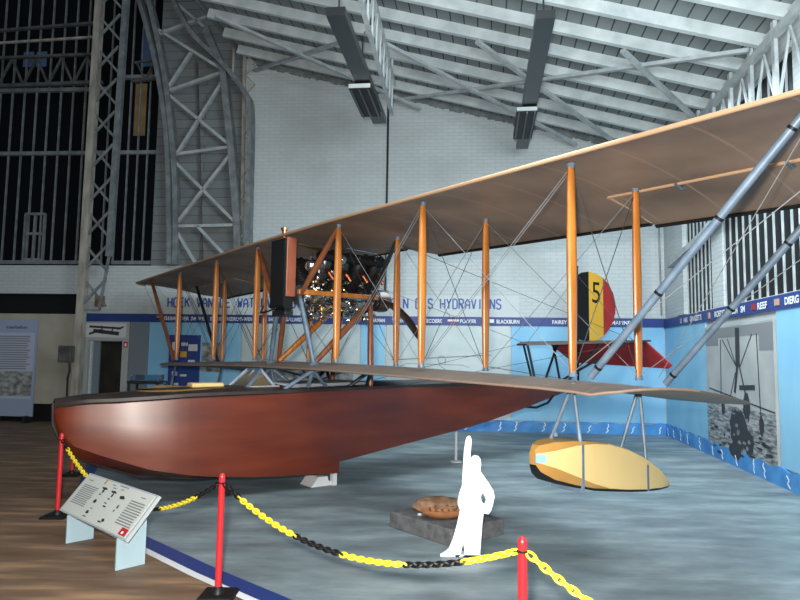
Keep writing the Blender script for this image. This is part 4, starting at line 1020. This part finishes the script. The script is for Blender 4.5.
a, b = ends(1, 2); chain(a, b, .25, ((.08, .33), (.50, .70), (.87, 1.0)), 'yellow and black plastic chain in front of the white cutout')
a, b = ends(2, 3); chain(a, b, .30, ((0, .16), (.5, .7)), 'short stretch of yellow chain leaving picture at lower right')

# ------------------------------------------------------------------ tilted information sign
ux = Vector((.735, -.678, 0)); nxy = Vector((.678, .735, 0))
Lc = Vector((-3.065, 5.93, .262)); TLc = Lc+nxy*.255+Z*.30; LEN = 1.35
sg = empty('information_sign', (Lc.x, Lc.y, 0), 0, 'tilted white information panel on two pale blue board legs', 'sign')
O_ = Vector((Lc.x, Lc.y, 0)); vdir = (TLc-Lc).normalized(); WID = (TLc-Lc).length; nrm = ux.cross(vdir).normalized()
if nrm.z < 0: nrm = -nrm
def SP(a, b, c=0): return (Lc-O_)+ux*a+vdir*b+nrm*c
mb = MB(); mb.hexa([SP(0, 0, -.03), SP(LEN, 0, -.03), SP(LEN, WID, -.03), SP(0, WID, -.03)], [SP(0, 0, 0), SP(LEN, 0, 0), SP(LEN, WID, 0), SP(0, WID, 0)])
pn = mb.build('sign_board', mat('grey_frame', (.42, .46, .47), .35), sg, smooth=False)
mb = MB(); mb.hexa([SP(.02, .012, 0), SP(LEN-.03, .012, 0), SP(LEN-.03, WID-.014, 0), SP(.02, WID-.014, 0)], [SP(.02, .012, .003), SP(LEN-.03, .012, .003), SP(LEN-.03, WID-.014, .003), SP(.02, WID-.014, .003)])
mb.mi = [2]*len(mb.f)
def rect(mb, a0, a1, b0, b1, mi=0): mb.add([SP(a0*LEN, b0*WID, .0045), SP(a1*LEN, b0*WID, .0045), SP(a1*LEN, b1*WID, .0045), SP(a0*LEN, b1*WID, .0045)], [(0, 1, 2, 3)], mi)
for k in range(11): rect(mb, .06, .26+.03*random.random(), .26+.045*k, .28+.045*k, 0)
for k in range(10): rect(mb, .76, .94+.02*random.random(), .22+.055*k, .245+.055*k, 0)
for (a0, a1, b) in ((.08, .14, .84), (.84, .9, .84), (.42, .47, .90), (.52, .64, .93), (.45, .5, .84), (.56, .6, .86)): rect(mb, a0, a1, b, b+.02, 0)
def blob(mb, a, b, ra, rb, mi=1, k=9):
    mb.add([SP((a+ra*cos(2*pi*j/k)*(1-.25*(j % 2)))*LEN, (b+rb*sin(2*pi*j/k)*(1-.2*(j % 2)))*WID, .0047) for j in range(k)], [tuple(range(k))], mi)
for (a, b, ra, rb) in ((.36, .78, .045, .03), (.365, .72, .015, .06), (.355, .63, .02, .015), (.50, .77, .045, .03), (.51, .70, .012, .06), (.50, .60, .02, .015), (.64, .72, .04, .045), (.36, .46, .022, .05), (.50, .50, .02, .015), (.515, .43, .025, .02), (.67, .52, .012, .05), (.66, .42, .008, .03), (.385, .30, .018, .012), (.37, .20, .022, .045), (.37, .10, .03, .012), (.62, .17, .022, .045), (.59, .12, .03, .02)): blob(mb, a, b, ra, rb)
mb.build('printed_sheet', [m_greyink, m_ink, mat('sign_sheet', (.60, .62, .58), .35)], pn, smooth=False)
mb = MB(); rect(mb, .30, .325, .86, .98, 0); mb.build('title_mark', m_edge, pn, smooth=False)
mb = MB(); rect(mb, .88, .965, .05, .20, 0); lg = mb.build('red_logo', m_red, pn, smooth=False)
mb = MB(); mb.add([SP(a*LEN, b*WID, .005) for a, b in ((.905, .08), (.925, .08), (.935, .11), (.92, .14), (.905, .12))], [(0, 1, 2, 3, 4)]); mb.build('logo_mark', m_white, lg, smooth=False)
m_leg = mat('pale_blue_board', (.36, .50, .56), .5)
for a in (.16, 1.17):
    p = ux*a; f0 = p-nxy*.0+nxy*.01; f1 = p+nxy*.30
    sl = (TLc.z-Lc.z)/.255; z0 = Lc.z-.035+sl*.01; z1 = min(Lc.z-.035+sl*.24, .53); t = ux*.018
    mb = MB(); mb.add([f0, p+nxy*.245, p+nxy*.245+Z*z1, f0+Z*z0, f0+t, p+nxy*.245+t, p+nxy*.245+t+Z*z1, f0+t+Z*z0], [(0, 1, 2, 3), (7, 6, 5, 4), (0, 4, 5, 1), (1, 5, 6, 2), (2, 6, 7, 3), (3, 7, 4, 0)])
    mb.build('leg', m_leg, sg, smooth=False)

# ------------------------------------------------------------------ white person cutout
def cutxz(cx, cy): return ((370+cx/4-400)*.00878, 1.02-(420+cy/4-436)*.00842)
sil = [(400,65),(390,72),(384,95),(380,130),(376,200),(373,265),(363,295),(357,325),(357,345),(366,362),(362,385),(352,430),(338,480),(324,515),(310,528),(290,540),(290,550),(325,553),(362,549),(370,541),(374,515),(379,494),(383,520),(383,545),(370,556),(372,563),(438,563),(444,545),(449,480),(453,420),(458,376),(478,379),(488,362),(496,335),(501,308),(496,284),(476,252),(458,226),(447,210),(445,197),(448,180),(446,160),(437,147),(424,143),(412,148),(408,158),(406,140),(409,105),(410,80),(406,68)]
hole = [(455,294),(462,306),(467,322),(461,340),(452,330),(447,316),(449,302)]
def curve_mesh(name, loops, thick):
    import bmesh
    bm = bmesh.new(); E_ = []
    for L in loops:
        V = [bm.verts.new((x, 0, y)) for x, y in L]
        E_ += [bm.edges.new((V[i], V[(i+1) % len(V)])) for i in range(len(V))]
    bmesh.ops.triangle_fill(bm, use_beauty=True, use_dissolve=False, edges=E_)
    r = bmesh.ops.extrude_face_region(bm, geom=bm.faces[:])
    for v in [g for g in r['geom'] if isinstance(g, bmesh.types.BMVert)]: v.co.y += thick
    bmesh.ops.recalc_face_normals(bm, faces=bm.faces)
    me = bpy.data.meshes.new(name); bm.to_mesh(me); bm.free(); return me
x0 = .66
loops = [[(cutxz(*p)[0]-x0, max(0, cutxz(*p)[1])) for p in L] for L in (sil, hole)]
cw = empty('cutout_figure', (x0, 5.6, 0), 0, 'flat white cutout of a person pointing upwards, standing before the slab', 'cutout figure')
me = curve_mesh('figure_board', loops, .018); me.materials.append(mat('white_cutout_board', (.90, .91, .93), .5))
o = bpy.data.objects.new('figure_board', me); COL.objects.link(o); o.parent = cw
mb = MB(); mb.box(-.16, .06, .0, .12, 0, .015); mb.bar((-.02, .01, .01), (-.02, .10, .01), .02, .02); mb.build('rear_foot', m_white, cw, smooth=False)

# ------------------------------------------------------------------ slab with relic
C4 = [Vector((-.075, 6.52, 0)), Vector((.49, 5.86, 0)), Vector((1.03, 6.29, 0)), Vector((.47, 6.95, 0))]
cc = sum(C4, Vector())/4
mb = MB(); mb.hexa([v-cc for v in C4], [v-cc+Z*.155 for v in C4])
sl = mb.build('display_slab', m_slab, smooth=False, bevel=.012); sl.location = cc; tag(sl, 'low dark grey slab on the floor behind the white cutout', 'plinth')
def lump(name, c, rx, ry, rz, m, lab, rot=0, seed=1, n=14, hollow=False):
    rn = random.Random(seed); mb = MB(); rings = []
    for i in range(9):
        t = -1+2*i/8; rr = (max(0, 1-abs(t)**2.6))**.5*.98+.05; R = []
        for j in range(n):
            a = 2*pi*j/n; k = 1+rn.uniform(-.10, .10); z = max(sin(a)*rr*k*rz, -rz*.55)
            R.append((t*rx, cos(a)*rr*k*ry, z+rz*.55))
        rings.append(R)
    mb.loft(rings); o = mb.build(name, m, angle=20); o.location = c; o.rotation_euler = (0, 0, rot); return tag(o, lab, 'relic')
lump('wreck_fragment', (.40, 6.58, .155), .26, .12, .085, m_relic, 'long brown corroded wreck piece lying at back of grey slab', .25, 3)
# open rusty shell with ribs
rt = empty('rusty_shell', (.46, 6.26, .155), .25, 'open orange rusty curved shell holding debris on the grey slab', 'relic')
mb = MB(); rings = []
for i in range(9):
    t = -1+2*i/8; k = (1-t*t*.85)**.5; rings.append([(t*.22, .12*k*cos(a), .085-.085*k*sin(a)) for a in [pi*j/10 for j in range(11)]]+[(t*.21, .105*k*cos(a), .088-.072*k*sin(a)) for a in [pi*(10-j)/10 for j in range(11)]])
mb.loft(rings); mb.build('shell', m_relico, rt, angle=50)
mb = MB()
for k in range(6): mb.bar((-.16+.06*k, -.08, .07), (-.13+.06*k, .09, .085+.02*(k % 2)), .015, .012)
mb.bar((.05, -.09, .08), (.17, .06, .13), .02, .015); mb.bar((-.1, .05, .09), (.1, -.02, .10), .02, .015); mb.build('debris', m_relic, rt, smooth=False)
lump('metal_scrap', (.22, 6.36, .155), .022, .018, .014, m_paper, 'tiny pale scrap on the left part of grey slab', 0, 5, 8)

# ------------------------------------------------------------------ display case by the door
dc = empty('display_case', B(11.65, 0, 1.0), 0, 'small glass-topped display case below the far wing, beside doorway', 'display case')
a = atan2(-BD.y, -BD.x); dc.rotation_euler = (0, 0, a)
mb = MB(); mb.box(-.36, .36, -.22, .22, 1.00, 1.06); mb.build('table_top', m_deck, dc, smooth=False)
for sx_ in (-1, 1):
    for sy_ in (-1, 1):
        mb = MB(); mb.box(sx_*.33-.02, sx_*.33+.02, sy_*.19-.02, sy_*.19+.02, 0, 1.0); mb.build('leg', m_deck, dc, smooth=False)
mb = MB(); mb.box(-.30, .30, -.18, .18, 1.06, 1.20); mb.build('glass_cover', m_glass, dc, smooth=False)
mb = MB(); mb.box(-.28, .28, -.16, .16, 1.061, 1.075); mb.build('display_sheet', m_skyblue, dc, smooth=False)
